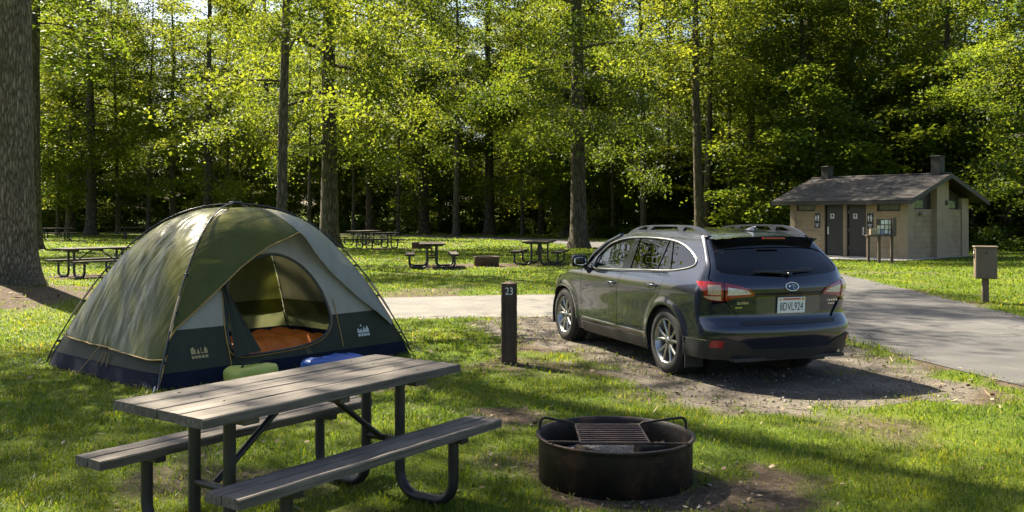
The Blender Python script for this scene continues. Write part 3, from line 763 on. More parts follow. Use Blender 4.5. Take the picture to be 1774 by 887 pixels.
# ================================================================== restroom building
stucco = mat('tan_block', [(.3, (.30, .225, .14)), (.7, (.37, .285, .185))], scale=2.2, rough=.92, bump=.35, bscale=26, detail=8, dirt=((.19, .15, .105), 1.3, .55, .8))
def block_mat():
    m, nt, N, L, out = nodes('painted_block_wall')
    tc = N('ShaderNodeTexCoord'); sp = N('ShaderNodeSeparateXYZ'); L(tc.outputs['Object'], sp.inputs[0])
    ad = N('ShaderNodeMath', operation='ADD'); L(sp.outputs[0], ad.inputs[0]); L(sp.outputs[1], ad.inputs[1])
    cb = N('ShaderNodeCombineXYZ'); L(ad.outputs[0], cb.inputs[0]); L(sp.outputs[2], cb.inputs[1])
    br = N('ShaderNodeTexBrick', Scale=1.0); br.inputs['Color1'].default_value = (.37, .275, .17, 1); br.inputs['Color2'].default_value = (.33, .245, .15, 1); br.inputs['Mortar'].default_value = (.24, .18, .12, 1)
    br.inputs['Brick Width'].default_value = .40; br.inputs['Row Height'].default_value = .20; br.inputs['Mortar Size'].default_value = .008; L(cb.outputs[0], br.inputs['Vector'])
    nz = N('ShaderNodeTexNoise', Scale=1.6, Detail=8, Roughness=.65); L(tc.outputs['Object'], nz.inputs['Vector'])
    k = ramp(N, L, nz.outputs['Fac'], [(.35, (.78, .77, .75)), (.6, (1.08, 1.07, 1.05))])
    mu = N('ShaderNodeMix', data_type='RGBA', blend_type='MULTIPLY'); mu.inputs['Factor'].default_value = 1; L(br.outputs['Color'], mu.inputs['A']); L(k, mu.inputs['B'])
    b = N('ShaderNodeBsdfPrincipled', Roughness=.9); L(mu.outputs['Result'], b.inputs['Base Color'])
    bp = N('ShaderNodeBump', Strength=.5, Distance=.012); bp.invert = True; L(br.outputs['Fac'], bp.inputs['Height']); L(bp.outputs[0], b.inputs['Normal']); L(b.outputs[0], out.inputs[0]); return m
block = block_mat()
dark_brown = mat('dark_brown_paint', [(.3, (.020, .015, .012)), (.7, (.032, .025, .020))], scale=4, rough=.55)
door_paint = mat('door_paint', [(.3, (.022, .017, .014)), (.7, (.034, .027, .022))], scale=2, rough=.45, dirt=((.055, .045, .038), 5, .6, .8))
steel = mat('brushed_steel', (.6, .6, .58), rough=.35, metal=1)
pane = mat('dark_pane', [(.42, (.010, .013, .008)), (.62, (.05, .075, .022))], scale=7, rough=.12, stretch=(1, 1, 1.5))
def shingle_mat():
    m, nt, N, L, out = nodes('shingles')
    tc = N('ShaderNodeTexCoord')
    br = N('ShaderNodeTexBrick', Scale=1.0); br.inputs['Color1'].default_value = (.050, .044, .042, 1); br.inputs['Color2'].default_value = (.082, .073, .07, 1); br.inputs['Mortar'].default_value = (.03, .026, .025, 1)
    br.inputs['Brick Width'].default_value = .33; br.inputs['Row Height'].default_value = .15; br.inputs['Mortar Size'].default_value = .012; br.inputs['Bias'].default_value = -.2; L(tc.outputs['UV'], br.inputs['Vector'])
    nz = N('ShaderNodeTexNoise', Scale=1.4, Detail=8, Roughness=.7); L(tc.outputs['Object'], nz.inputs['Vector'])
    k = ramp(N, L, nz.outputs['Fac'], [(.32, (.6, .6, .6)), (.62, (1.35, 1.3, 1.25))])
    mu = N('ShaderNodeMix', data_type='RGBA', blend_type='MULTIPLY'); mu.inputs['Factor'].default_value = 1; L(br.outputs['Color'], mu.inputs['A']); L(k, mu.inputs['B'])
    b = N('ShaderNodeBsdfPrincipled', Roughness=.85); L(mu.outputs['Result'], b.inputs['Base Color'])
    bp = N('ShaderNodeBump', Strength=.7, Distance=.02); bp.invert = True; L(br.outputs['Fac'], bp.inputs['Height']); L(bp.outputs[0], b.inputs['Normal']); L(b.outputs[0], out.inputs[0]); return m
# local frame: x along the door wall (leftwards seen from the road), y into the building
root = empty('restroom_building', BC, math.atan2(EX.y, EX.x), .97); tag(root, 'small tan block restroom building with two dark doors and a shingled gable roof', 'building')
YS = -1      # EX, EY: x to the left of the facade, building lies at local y<0
def bx(u0, u1, v0, v1, z0, z1): return ((u0 + u1) / 2, YS * (v0 + v1) / 2, (z0 + z1) / 2), (abs(u1 - u0), abs(v1 - v0), abs(z1 - z0))
BLn, BW, ze, zr, th = 5.2, 4.2, 2.26, 3.22, .18
m = MB()
ops = [(1.70, 2.56, 0, 2.12), (2.72, 3.58, 0, 2.12), (.25, 1.22, 1.80, 2.16), (4.03, 4.95, 1.80, 2.16)]
us = sorted({0, BLn} | {o[0] for o in ops} | {o[1] for o in ops})
for a_, b_ in zip(us, us[1:]):
    o = [q for q in ops if q[0] <= a_ and q[1] >= b_]
    zz = [(0, ze - .004)] if not o else [(z0, z1) for z0, z1 in ((0, o[0][2]), (o[0][3], ze - .004)) if z1 - z0 > .01]
    for z0, z1 in zz: m.box(*bx(a_, b_, 0, th, z0, z1))
m.box(*bx(0, BLn, BW - th, BW, 0, ze - .004)); m.box(*bx(BLn - th, BLn, th, BW - th, 0, 1.80)); m.box(*bx(0, th, th, BW - th, 0, 1.80))
m.build('wall', block, root)
m = MB(); m.box(*bx(-.07, .22, -.035, .40, 0, 2.30)); m.box(*bx(-.06, .16, BW - .45, BW + .03, 0, 2.30)); m.box(*bx(BLn - .2, BLn + .05, -.035, .3, 0, 2.28)); each(m, 'corner_pier', stucco, root)
m = MB(); m.box(*bx(-.20, -.004, 1.72, 2.66, 0, 1.80)); m.box(*bx(-.17, .10, 1.78, 2.60, 1.803, 3.0)); m.build('chimney_pier', stucco, root)
m = MB(); m.box(*bx(-.03, .20, .42, 1.70, 1.803, 1.86)); m.box(*bx(-.03, .20, 2.68, 3.74, 1.803, 1.86)); each(m, 'wall_cap', stucco, root)
gab = [(th * .0 + .02, 2.0), (.02, 2.28), (BW / 2, zr - .12), (BW - .02, 2.28), (BW - .02, 2.0)]
for ux in (.12, BLn - .12):
    MB().extrude([(.40, 1.865), (.40, 2.40), (BW / 2, zr - .14), (BW - .40, 2.40), (BW - .40, 1.865)], ux - .02, ux + .02, lambda u, v, w_: (w_, YS * u, v)).build('gable_dark_sheet', dark_brown, root)  # dark sheet standing in for the shade of the open gable
for v0, v1 in ((.45, 1.20), (2.72, 3.45)):
    f_ = MB().box(*bx(.055, .10, v0, v1, 1.87, 2.24)).build('window', dark_brown, root)
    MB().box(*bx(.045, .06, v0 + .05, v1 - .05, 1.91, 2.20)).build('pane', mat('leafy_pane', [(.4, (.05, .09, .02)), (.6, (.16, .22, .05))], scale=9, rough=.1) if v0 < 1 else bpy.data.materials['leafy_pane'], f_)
for u0, u1, z0, z1 in ops[2:]:
    m = MB()
    for q in (bx(u0, u1, .03, .09, z0, z0 + .05), bx(u0, u1, .03, .09, z1 - .05, z1), bx(u0, u0 + .05, .03, .09, z0 + .052, z1 - .052), bx(u1 - .05, u1, .03, .09, z0 + .052, z1 - .052)): m.box(*q)
    f_ = m.build('window', dark_brown, root); MB().box(*bx(u0 + .05, u1 - .05, .055, .065, z0 + .05, z1 - .05)).build('pane', pane, f_)
for u0, u1, z0, z1 in ops[:2]:
    m = MB()
    for q in (bx(u0, u0 + .05, .0, .12, .02, z1), bx(u1 - .05, u1, .0, .12, .02, z1), bx(u0 + .05, u1 - .05, .0, .12, z1 - .05, z1)): m.box(*q)
    m.build('door_frame', dark_brown, root)
    d = MB().box(*bx(u0 + .055, u1 - .055, .05, .095, .04, z1 - .055), bev=.004).build('door', door_paint, root)
    hu = u0 + .14 if u0 < 2 else u1 - .14
    m = MB(); m.tube([(hu, -.045, .92), (hu, -.004, .92), (hu, -.004, 1.12), (hu, -.045, 1.12)], .012, 8); m.box((hu, -.046, 1.02), (.07, .008, .30)); m.build('handle', steel, d)
    hu2 = u1 - .10 if u0 < 2 else u0 + .10
    m = MB()
    for z in (.35, 1.05, 1.75): m.box((hu2 + (.035 if u0 < 2 else -.035), -.046, z), (.02, .012, .10))
    each(m, 'hinge', steel, d)
    MB().box(*bx(u0 + .055, u1 - .055, .04, .16, .0, .025)).build('threshold', steel, d)
# roof: two slopes with thickness, fascia, ridge
ov, oe = .62, .55; rv = Vector((0, BW / 2 + ov, zr - (2.19))); slope = math.atan2(zr - 2.19, BW / 2 + ov)
me = bpy.data.meshes.new('roof'); v = []; fcs = []; uv = []; t_ = .05
for s in (0, 1):
    ya, yb = (-ov, BW / 2) if s == 0 else (BW + ov, BW / 2)
    ln = math.hypot(BW / 2 + ov, zr - 2.19); rows = 18
    for i in range(rows):                                   # stepped courses
        f0, f1 = i / rows, (i + 1) / rows
        P = lambda f, dz: (ya + (yb - ya) * f, 2.19 + (zr - 2.19) * f + dz)
        (y0, z0), (y1, z1) = P(f0, .022), P(f1, .004); (y2, z2) = P(f0, .0)
        b = len(v); v += [(-oe, YS * y0, z0), (BLn + oe, YS * y0, z0), (BLn + oe, YS * y1, z1), (-oe, YS * y1, z1), (-oe, YS * y2, z2), (BLn + oe, YS * y2, z2)]
        fcs += [(b, b + 1, b + 2, b + 3), (b + 4, b + 5, b + 1, b)]; L0 = ln * f0; L1 = ln * f1
        uv += [(0, L0), (BLn + 1.1, L0), (BLn + 1.1, L1), (0, L1), (0, L0), (BLn + 1.1, L0), (BLn + 1.1, L0), (0, L0)]
me.from_pydata(v, [], fcs); ul = me.uv_layers.new(); ul.data.foreach_set('uv', np.array(uv, np.float32).ravel()); me.materials.append(shingle_mat()); me.update()
roof = link(bpy.data.objects.new('roof', me), root)
m = MB()
for s in (0, 1):
    ya, yb = (-ov, BW / 2) if s == 0 else (BW + ov, BW / 2)
    m.extrude([(ya, 2.19 - .012), (yb, zr - .012), (yb, zr - .09), (ya, 2.19 - .09)], -oe + .01, BLn + oe - .01, lambda u, v_, w_: (w_, YS * u, v_))
each(m, 'soffit', dark_brown, roof)
m = MB()
for s in (0, 1):
    ya, yb = (-ov - .02, BW / 2) if s == 0 else (BW + ov + .02, BW / 2)
    for x0, x1 in ((-oe - .035, -oe), (BLn + oe, BLn + oe + .035)):
        m.extrude([(ya, 2.19 + .015), (yb, zr + .015), (yb, zr - .16), (ya, 2.19 - .16)], x0, x1, lambda u, v_, w_: (w_, YS * u, v_))
    yf = (ya, ya + .03) if s == 0 else (ya - .03, ya)
    m.box(((BLn) / 2, YS * (yf[0] + yf[1]) / 2, 2.19 - .075), (BLn + 2 * oe - .004, .03, .14))
each(m, 'fascia', dark_brown, roof)
MB().tube([(-oe, YS * BW / 2, zr + .012), (BLn + oe, YS * BW / 2, zr + .012)], .05, 8).build('ridge_cap', bpy.data.materials['shingles'], roof)
vent_mat = mat('black_vent', [(.3, (.007, .006, .006)), (.7, (.014, .012, .012))], scale=4, rough=.6)
for u, hgt in ((.0, .66), (5.0, .46)):
    m = MB(); m.box((u, YS * (BW / 2 + .02), zr - .1 + hgt / 2), (.36, .36, hgt + .2), bev=.01); m.box((u, YS * (BW / 2 + .02), zr + hgt + .025), (.42, .42, .05), bev=.01); m.build('vent_stack', vent_mat, roof)
m = MB(); m.box((-.10, YS * .92, 1.70), (.16, .24, .10), bev=.03); m.build('wall_lamp', mat('lamp_shell', (.30, .27, .22), rough=.5), root)
m = MB(); m.lathe([(0, -.02), (.085, -.02), (.10, 0)], 20, axis='y'); o = m.build('round_vent', dark_brown, root); o.location = (-.19, YS * 2.42, 2.12); o.rotation_euler = (0, 0, -PI / 2)
# signs
sign_black = mat('sign_black', (.018, .018, .018), rough=.4); sign_white = mat('sign_white', (.72, .72, .70), rough=.5)
def person_mark(parent, o, sc, skirt):
    m = MB(); mp_ = lambda u, v_, w_: (o[0] + u * sc, o[1] + w_, o[2] + v_ * sc)
    hd = [(.06 * math.cos(a_ * PI / 8), .40 + .06 * math.sin(a_ * PI / 8)) for a_ in range(16)]
    m.extrude(hd, .0, .004, mp_)
    body = [(-.07, .32), (.07, .32), (.17, -.08), (.07, -.08), (.07, -.40), (-.07, -.40), (-.07, -.08), (-.17, -.08)] if skirt else [(-.12, .32), (.12, .32), (.12, -.02), (.07, -.02), (.07, -.40), (-.07, -.40), (-.07, -.02), (-.12, -.02)]
    m.extrude(body, .0, .004, mp_); m.build('figure', sign_white, parent)
for u, sk, lab in ((3.80, False, 'black restroom sign with white figures left of the two dark doors'), (1.46, True, 'black restroom sign with white figures right of the two dark doors')):
    r = empty('restroom_sign', bld(u, -.012, 1.37), math.atan2(EX.y, EX.x)); tag(r, lab, 'sign', 'restroom wall signs')
    MB().box((0, 0, 0), (.26, .02, .58), bev=.003).build('panel', sign_black, r)
    person_mark(r, (-.055, .012, .10), .30, sk); person_mark(r, (.06, .012, .10), .26, not sk)
    m = MB()
    for k in range(3): m.box((0, .0125, -.13 - .045 * k), (.17 - .03 * k, .004, .018))
    each(m, 'text_line', sign_white, r)
for u, lab in ((2.13, 'small white notice on the right hand restroom door'), (3.15, 'small white notice on the left hand restroom door')):
    r = MB().box((0, 0, 0), (.17, .006, .19)).build('door_notice', sign_white); r.location = bld(u, .043, 1.55); r.rotation_euler = (0, 0, math.atan2(EX.y, EX.x)); tag(r, lab, 'notice', 'door notices')
    m = MB(); m.box((0, .005, .02), (.08, .004, .09)); m.box((0, .005, -.06), (.12, .004, .02)); each(m, 'notice_print', sign_black, r)
# ------------------------------------------------------------------ information stand
root = empty('information_stand', at(1523, 30.9), math.radians(-6)); tag(root, 'wooden information stand with pinned leaflets before the restroom wall', 'notice board')
st_wood = mat('stand_wood', [(.3, (.06, .042, .028)), (.7, (.12, .088, .06))], scale=6, rough=.8, bump=.3, stretch=(5, 5, 1))
for x, y, h_ in ((-.36, -.05, .92), (0, 0, .92), (.42, .04, 1.5)): MB().box((x, y, h_ / 2), (.085, .085, h_), bev=.004).build('post', st_wood, root)
MB().box((.02, -.04, .915), (.92, .26, .045), bev=.004).build('shelf', st_wood, root)
bd = MB().box((.18, .05, 1.20), (.54, .035, .54), bev=.004).build('board', st_wood, root)
r = random.Random(3); paper = [mat('paper_white', (.74, .73, .69), rough=.7), mat('paper_cream', (.62, .58, .46), rough=.7), mat('paper_blue', (.25, .32, .42), rough=.7)]
k = 0
for ix in range(4):
    for iz in range(3):
        if ix == 0 and iz == 2: continue
        MB().box((-.01 + .125 * ix + r.uniform(-.008, .008), .028, 1.03 + .165 * iz + r.uniform(-.01, .01)), (.10, .005, r.choice((.13, .145))), Matrix.Rotation(r.uniform(-.03, .03), 3, 'Y')).build('leaflet', paper[r.choice((0, 0, 0, 1, 2))], bd)
b = MB().box((-.20, -.05, 1.04), (.22, .18, .20), bev=.008).build('drop_box', mat('tan_box', (.27, .21, .15), rough=.6), root)
MB().box((.47, -.03, 1.22), (.13, .15, .62), bev=.01).build('side_cabinet', mat('brown_box', (.085, .062, .045), rough=.6), root)
# ================================================================== tent
TH = 1.73; TA, TB = 1.575, 1.2
def tr(z): return (1 - np.clip(z, 0, TH - 1e-4) / TH) ** (1 / 2.3)
def tz(r): return TH * (1 - r ** 2.3)
def tent_face(face, off=0.0, billow=.03, wr=0.0, seed=1, peak=0.0):
    """(a,z) on one side of the dome -> tent coordinates; off pushes it outwards except at the poles"""
    half, dep = (TA, TB) if face in ('front', 'back') else (TB, TA)
    sg = -1 if face in ('front', 'left') else 1
    def fm(a, z):
        a = np.asarray(a, float); z = np.asarray(z, float); r = tr(z); k = np.clip(np.abs(a) / (half * r + 1e-3), 0, 1)
        d = dep * r + (off + billow * (r ** .5)) * (1 - k ** 6) + .008 * (off > 0)
        if wr:
            u = (a * .8 + z * 1.3); v = (a * 1.0 - z * .55)
            w1 = vn(u * 1.3 + seed, v * 8 + 5 + 1.2 * vn(u * 2, v * 2, 3), seed) - .5; w2 = vn(u * 3.2 + 3, v * 21, seed + 9) - .5; w3 = fbm(a * 1.6, z * 1.6, seed + 4, 2) - .5
            ms = np.clip((vn(a * 2.2 + 7, z * 2.2, seed + 2) - .25) * 2.2, .15, 1)
            d = d + wr * ((w1 * .75 + w2 * .30) * ms + w3 * .5) * (1 - k ** 8)
        if peak: d = d + peak * np.exp(-((a - .28) / .42) ** 2 - ((z - 1.42) / .30) ** 2)
        q = [a, sg * d, z] if face in ('front', 'back') else [sg * d, a, z]
        return np.stack([np.broadcast_to(t_, a.shape) for t_ in q], 1)
    return fm
def fabric(name, c1, c2, transl=.25, rough=.45, bump=.35, scale=4, tint=None, spec=.5, bs=34, crease=None):
    return mat(name, [c1, c2], scale=scale, rough=rough, bump=bump, bscale=bs, transl=transl, spec=spec, stretch=(1.6, 1.0, .7), crease=crease)
fly_green = fabric('fly_green', (.125, .130, .020), (.155, .160, .030), .42, .27, .10, spec=.42, bs=60, crease=((.55, .2, .35), (1.5, 4.2, 1.1), .55))
fly_grey = fabric('fly_grey', (.31, .30, .21), (.38, .365, .27), .28, .34, .12, spec=.7, bs=60, crease=((.5, .3, -.5), (9, 3, 2.5), .4))
wall_grey = fabric('wall_grey', (.45, .41, .31), (.54, .50, .39), .35, .6, .15)
wall_green = fabric('wall_green', (.042, .045, .028), (.056, .060, .038), .2, .6, .2, spec=.25)
navy = fabric('navy_floor', (.009, .012, .023), (.015, .019, .034), .05, .8, .2, spec=.12)
mesh_grey = fabric('inner_grey', (.30, .31, .24), (.38, .39, .30), .5, .7, .1)
inner_olive = fabric('inner_olive', (.085, .09, .040), (.115, .12, .055), .4, .7, .1)
trim_mat = mat('ochre_piping', (.36, .22, .05), rough=.6)
pole_mat = mat('pole_grey', (.03, .035, .035), rough=.35)
pole_tan = mat('pole_tan', (.42, .30, .18), rough=.4)
tent = empty('tent', (TC[0], TC[1], 0), math.atan2(T1[1], T1[0])); tag(tent, 'green and grey dome tent with open doorway pitched on the lawn', 'tent')
CEN = (0, 0, .5)
def band(face, z0, z1, top=None):
    half = TA if face in ('front', 'back') else TB
    zs = np.linspace(z0, z1, 14); e = [(half * float(tr(z)) - .004, float(z)) for z in zs]
    return e + [(-x, z) for x, z in e[::-1]]
door = smoothpoly([(-.79, .235), (-.765, .6), (-.70, .90), (-.50, 1.09), (-.17, 1.20), (.08, 1.205), (.30, 1.085), (.45, .88), (.515, .62), (.51, .45), (.39, .31), (.12, .235), (-.5, .215)], 2)
zt0, zg = .15, .53
def cutdoor(poly_lo, poly_hi):
    pass
F_ = tent_face('front', 0, .03, .010, 4)
half_r = lambda z: TA * float(tr(z)) - .004
dl = [p for p in door]
# front wall in two colours, each polygon stepping round the doorway
def split_front(z0, z1, left):
    """front wall left or right of the doorway between two heights"""
    zs = np.linspace(z0, z1, 24); sx = -1 if left else 1
    out = [(sx * half_r(z), float(z)) for z in zs]
    P = np.array(resample(door, .02)); inn = []
    for z in zs[::-1]:
        k = np.abs(P[:, 1] - z) < .025
        inn.append((float(P[k, 0].min() if left else P[k, 0].max()) if k.any() else 0.0, float(z)))
    return out + inn
P = np.array(resample(door, .02)); dz0, dz1 = P[:, 1].min(), P[:, 1].max()
floor_m = []; 
panels('floor_tub', [(band('front', .0, zt0), [])], navy, tent, F_, .06, 0, 0, CEN)
for fc, sd in (('left', 2), ('right', 6), ('back', 8)): panels('floor_tub', [(band(fc, .0, zt0), [])], navy, tent, tent_face(fc, 0, .05, .03, sd), .05, 0, 0, CEN)
MB().box((0, 0, .012), (TA * 1.94, TB * 1.94, .012)).build('floor_sheet', navy, tent)
low = [(split_front(dz0 + .001, zg, True), []), (split_front(dz0 + .001, zg, False), []), ([(-half_r(zt0), zt0), (half_r(zt0), zt0), (half_r(dz0), dz0), (-half_r(dz0), dz0)], [])]
panels('lower_wall', low, wall_green, tent, F_, .06, 0, 0, CEN)
up = [(split_front(zg, dz1 - .001, True), []), (split_front(zg, dz1 - .001, False), []), (band('front', dz1, 1.70), [])]
panels('upper_wall', up, wall_grey, tent, F_, .06, 0, 0, CEN)
for fc, sd in (('left', 2), ('right', 6), ('back', 8)):
    fm = tent_face(fc, 0, .05, .02, sd)
    panels('lower_wall', [(band(fc, zt0, zg), [])], wall_green if fc == 'left' else inner_olive, tent, fm, .08, 0, 0, CEN)
    panels('upper_wall', [(band(fc, zg, 1.70), [])], mesh_grey if fc != 'left' else wall_grey, tent, fm, .09, 0, 0, CEN)
# zip piping round the doorway
def on(fm, pts, lift=.0):
    V = np.array(pts); p, n = surf(fm, V)
    s = np.sign((p - np.array(CEN)) @ np.array([0, 0, 0]) + ((p - np.array(CEN)) * n).sum(1)); return p + n * (s * lift)[:, None]
dp = on(F_, resample(door + door[:1], .05, False), .006); MB().tube(dp, .013, 8).build('door_zip', pole_mat, tent)
dp2 = on(F_, resample([((x - .0) * 1.035 - .0, (z - .7) * 1.035 + .7) for x, z in door + door[:1]], .05, False), .006); MB().tube(dp2, .006, 6).build('door_piping', trim_mat, tent)
# rolled-aside door flap: a curtain with folds hanging left of the opening
fl = []; nu, nv = 18, 26
for j in range(nv + 1):
    t_ = j / nv; z = .98 - .76 * t_; x0 = -.74 - .035 * t_; wd = .045 + .235 * t_ ** 1.3
    for i in range(nu + 1):
        s_ = i / nu; x = x0 + wd * s_; base_y = float(F_(np.array([x]), np.array([z]))[0, 1])
        y = base_y - .02 - .05 * t_ * (.4 + .6 * s_) - .022 * math.sin(s_ * 12 + t_ * 1.5) * (1 - .3 * t_) - .03 * math.sin(s_ * PI) * t_
        fl.append((x, y, z + .05 * s_ * t_ - .03 * math.sin(s_ * 9) * t_ * .4))
ii = np.arange(nv * (nu + 1)).reshape(nv, nu + 1)[:, :-1].ravel()
np_mesh('door_flap', fl, np.stack([ii, ii + 1, ii + nu + 2, ii + nu + 1], 1), wall_green, tent, True)
# rain fly
FF = tent_face('front', .055, .03, .022, 12, .17); FL = tent_face('left', .055, .05, .10, 31); FR = tent_face('right', .05, .04, .03, 41); FB = tent_face('back', .05, .04, .02, 51)
def edge(sx, z0, z1, n=14, half=TA): return [(sx * half * float(tr(z)), float(z)) for z in np.linspace(z0, z1, n)]
green_front = edge(-1, .44, 1.715) + [(.03, 1.722), (.12, 1.705), (.20, 1.60), (.285, 1.44)] + [(-.10, 1.30), (-.50, 1.08), (-.95, .79), (-1.30, .55)]
grey_front = [(.13, 1.705), (.21, 1.60), (.295, 1.44), (.42, 1.24), (.64, .98), (.92, .70), (1.17, .51), (1.36, .35)] + edge(1, .38, 1.70)
fg = panels('rain_fly', [(green_front, [])], fly_green, tent, FF, .035, .0, 0, CEN)
panels('fly_panel', [(grey_front, [])], fly_grey, fg, FF, .035, 0, 0, CEN)
left_fly = edge(-1, .27, 1.72, 16, TB) + [(.78, 1.0 - .02)][:0] + [(x * .86, z) for x, z in edge(1, .335, 1.70, 16, TB)[::-1]] + [(.25, .31), (-.2, .30), (-.6, .285)]
panels('rain_fly', [(left_fly, [])], fly_green, tent, FL, .026, 0, 0, CEN)
right_fly = edge(-1, .38, 1.72, 14, TB) + edge(1, .30, 1.72, 14, TB)[::-1]
panels('rain_fly', [(right_fly, [])], fly_grey, tent, FR, .06, 0, 0, CEN)
back_fly = edge(-1, .35, 1.72) + edge(1, .35, 1.72)[::-1]
panels('rain_fly', [(back_fly, [])], fly_green, tent, FB, .06, 0, 0, CEN)
for fm, pl in ((FF, [(.285, 1.44), (-.10, 1.30), (-.50, 1.08), (-.95, .79), (-1.30, .55), (-1.40, .44)]), (FL, [(-1.11, .27), (-.98, .262), (-.6, .285), (-.2, .30), (.25, .31), (.86, .335), (.93, .36)]),
               (FF, [(.295, 1.44), (.42, 1.24), (.64, .98), (.92, .70), (1.17, .51), (1.36, .35)])):
    MB().tube(on(fm, resample(pl, .05, False), .006), .0075 if fm is FL or pl[1][0] < 0 else .004, 6).build('fly_piping', trim_mat if pl[1][0] < 0 or fm is FL else wall_grey, tent)
# seam on the front fly
MB().tube(on(FF, resample([(.125, 1.705), (.205, 1.60), (.29, 1.44)], .03, False), .004), .004, 6).build('fly_seam', wall_grey, tent)
# poles
for sx in (-1, 1):
    for sy in (-1, 1):
        pts = []; 
        for r_ in np.linspace(1.02, 0, 40): pts.append((sx * TA * r_, sy * TB * r_, max(.015, float(tz(min(r_, 1.0))) + .028 * (r_ < .98))))
        pts = [Vector(p) + Vector((sx, sy, 0)).normalized() * .025 for p in pts]
        po = MB().tube(pts, .0085, 8).build('tent_pole', pole_mat, tent)
        MB().tube(pts[6:11], .0125, 8).build('pole_sleeve', pole_tan, po)
        m = MB()
        for k in (3, 8, 13): m.box(pts[k] - Vector((sx, sy, 0)).normalized() * .018, (.035, .035, .022), Matrix.Rotation(.5, 3, 'Z'))
        each(m, 'pole_clip', pole_mat, po)
        s_ = MB(); e = Vector((sx * TA * 1.035, sy * TB * 1.035, 0)); s_.tube([e + Vector((0, 0, .06)), e + Vector((sx * .05, sy * .05, -.01))], .006, 6); s_.build('stake', steel, tent)
        s_ = MB(); s_.tube([pts[1], pts[5] - Vector((sx, sy, 0)) * .0 + Vector((0, 0, -.1)), (sx * TA * .93, sy * TB * .93, .27)], .008, 6); s_.build('corner_strap', trim_mat if (sx, sy) == (-1, -1) else pole_mat, tent)
MB().box((0, 0, TH + .045), (.12, .10, .03), bev=.01).build('crown_cap', pole_mat, tent)
m = MB()
gl = [((TA * .80 + .02, -TB * .80 - .04, .40), (TA * 1.10, -TB * 1.06, .0)), ((-TA * .80, TB * .80, .45), (-TA * 1.06, TB * 1.10, .0)), ((-TA * .97, .02, .33), (-TA * 1.16, .02, .0))]
for a_, b_ in gl: MB().tube([a_, b_], .0035, 5).build('guy_line', trim_mat if a_[1] > -.5 and a_[1] < .5 else pole_mat, tent)
# vertical seam tabs on the front wall and printed marks
MB().tube(on(F_, resample([(.60, .70), (.605, .36), (.607, .18)], .04, False), .006), .006, 6).build('toggle_loop', trim_mat, tent)
MB().tube(on(F_, resample([(-.80, .55), (-.80, .10)], .05, False), .006), .006, 6).build('wall_seam', trim_mat, tent)
def mark(cx, cz, sc, m_, shapes):
    fm = F_; items = []
    for sh in shapes: panels('printed_mark', [([(cx + x * sc, cz + z * sc) for x, z in sh], [])], m_, tent, fm, .02, 0, .006, CEN)
rect = lambda x0, z0, x1, z1: [(x0, z0), (x1, z0), (x1, z1), (x0, z1)]
ochre_ink = mat('ochre_ink', (.40, .30, .12), rough=.6); white_ink = mat('white_ink', (.62, .62, .55), rough=.6)
mark(-1.12, .285, .075, ochre_ink, [[(-1.1, .1), (-1.1, .75), (-.75, 1.0), (-.45, .6), (-.45, .1)], [(-.35, .1), (-.1, .8), (.15, .1)], rect(.25, .1, .35, .85), rect(.36, .1, .62, .25), [(.7, .1), (.7, .55), (.95, .95), (1.2, .55), (1.2, .1)], rect(-1.1, -.45, -.75, -.1), rect(-.65, -.45, -.3, -.1), rect(-.2, -.45, .2, -.1), rect(.3, -.45, .7, -.1), rect(.8, -.45, 1.2, -.1)])
mark(.93, .30, .085, white_ink, [[(-1.0, .0), (-1.0, .45), (-.8, .65), (-.6, .2), (-.35, .55), (-.1, .15), (.15, .8), (.4, .25), (.7, .9), (.95, .4), (.95, .0)], rect(-1.0, -.45, -.6, -.12), rect(-.5, -.45, -.15, -.12), rect(-.05, -.45, .4, -.12), rect(.5, -.45, .95, -.12), [(-.45, .8), (-.3, 1.15), (-.15, .8)]])
mark_l = tent_face('left', 0, .05, .03, 2)
for k in range(3): MB().tube(on(mark_l, [(-.16 + .05 * k, .25), (-.20 + .10 * k, .12)], .02), .004, 5).build('tie_cord', trim_mat, tent)

def tent_pt(a, b, z=0.0):
    q = TC + T1 * a + T2_ * b; return Vector((q[0], q[1], z))
# sleeping bag
nu, nv = 70, 34; vs = []; 
for j in range(nv + 1):
    v_ = j / nv * 2 - 1
    for i in range(nu + 1):
        u_ = i / nu * 2 - 1; e = max(0, 1 - abs(u_) ** 5) * max(0, 1 - abs(v_) ** 4)
        qx = u_ * 6.2 + .5 * math.sin(v_ * 2 + u_); qu = abs(math.sin(qx * PI / 2)) ** .6; qv = abs(math.sin(v_ * 2.5 * PI / 2 + .3)) ** .6
        z = .02 + e ** .5 * (.10 + .06 * qu + .03 * qv + .07 * (fbm(np.array([u_ * 2.3]), np.array([v_ * 2.2 + 4]), 3)[0] - .3)) + .07 * e * math.exp(-((u_ - .1) / .7) ** 2 - ((v_ - .75) / .4) ** 2)
        vs.append((u_ * .78 * (1 + .03 * math.sin(v_ * 5)), v_ * .40 * (1 + .05 * math.sin(u_ * 6)), z))
ii = np.arange(nv * (nu + 1)).reshape(nv, nu + 1)[:, :-1].ravel()
sb = np_mesh('sleeping_bag', vs, np.stack([ii, ii + 1, ii + nu + 2, ii + nu + 1], 1), mat('orange_nylon', [(.3, (.70, .14, .010)), (.7, (.85, .21, .02))], scale=5, rough=.5, transl=.15, bump=.5, bscale=22), None, True)
sb.location = tent_pt(.02, -.58, .10); sb.rotation_euler = (0, 0, math.atan2(T1[1], T1[0]) + .03); tag(sb, 'puffy orange quilted sleeping bag lying inside the tent doorway', 'sleeping bag')
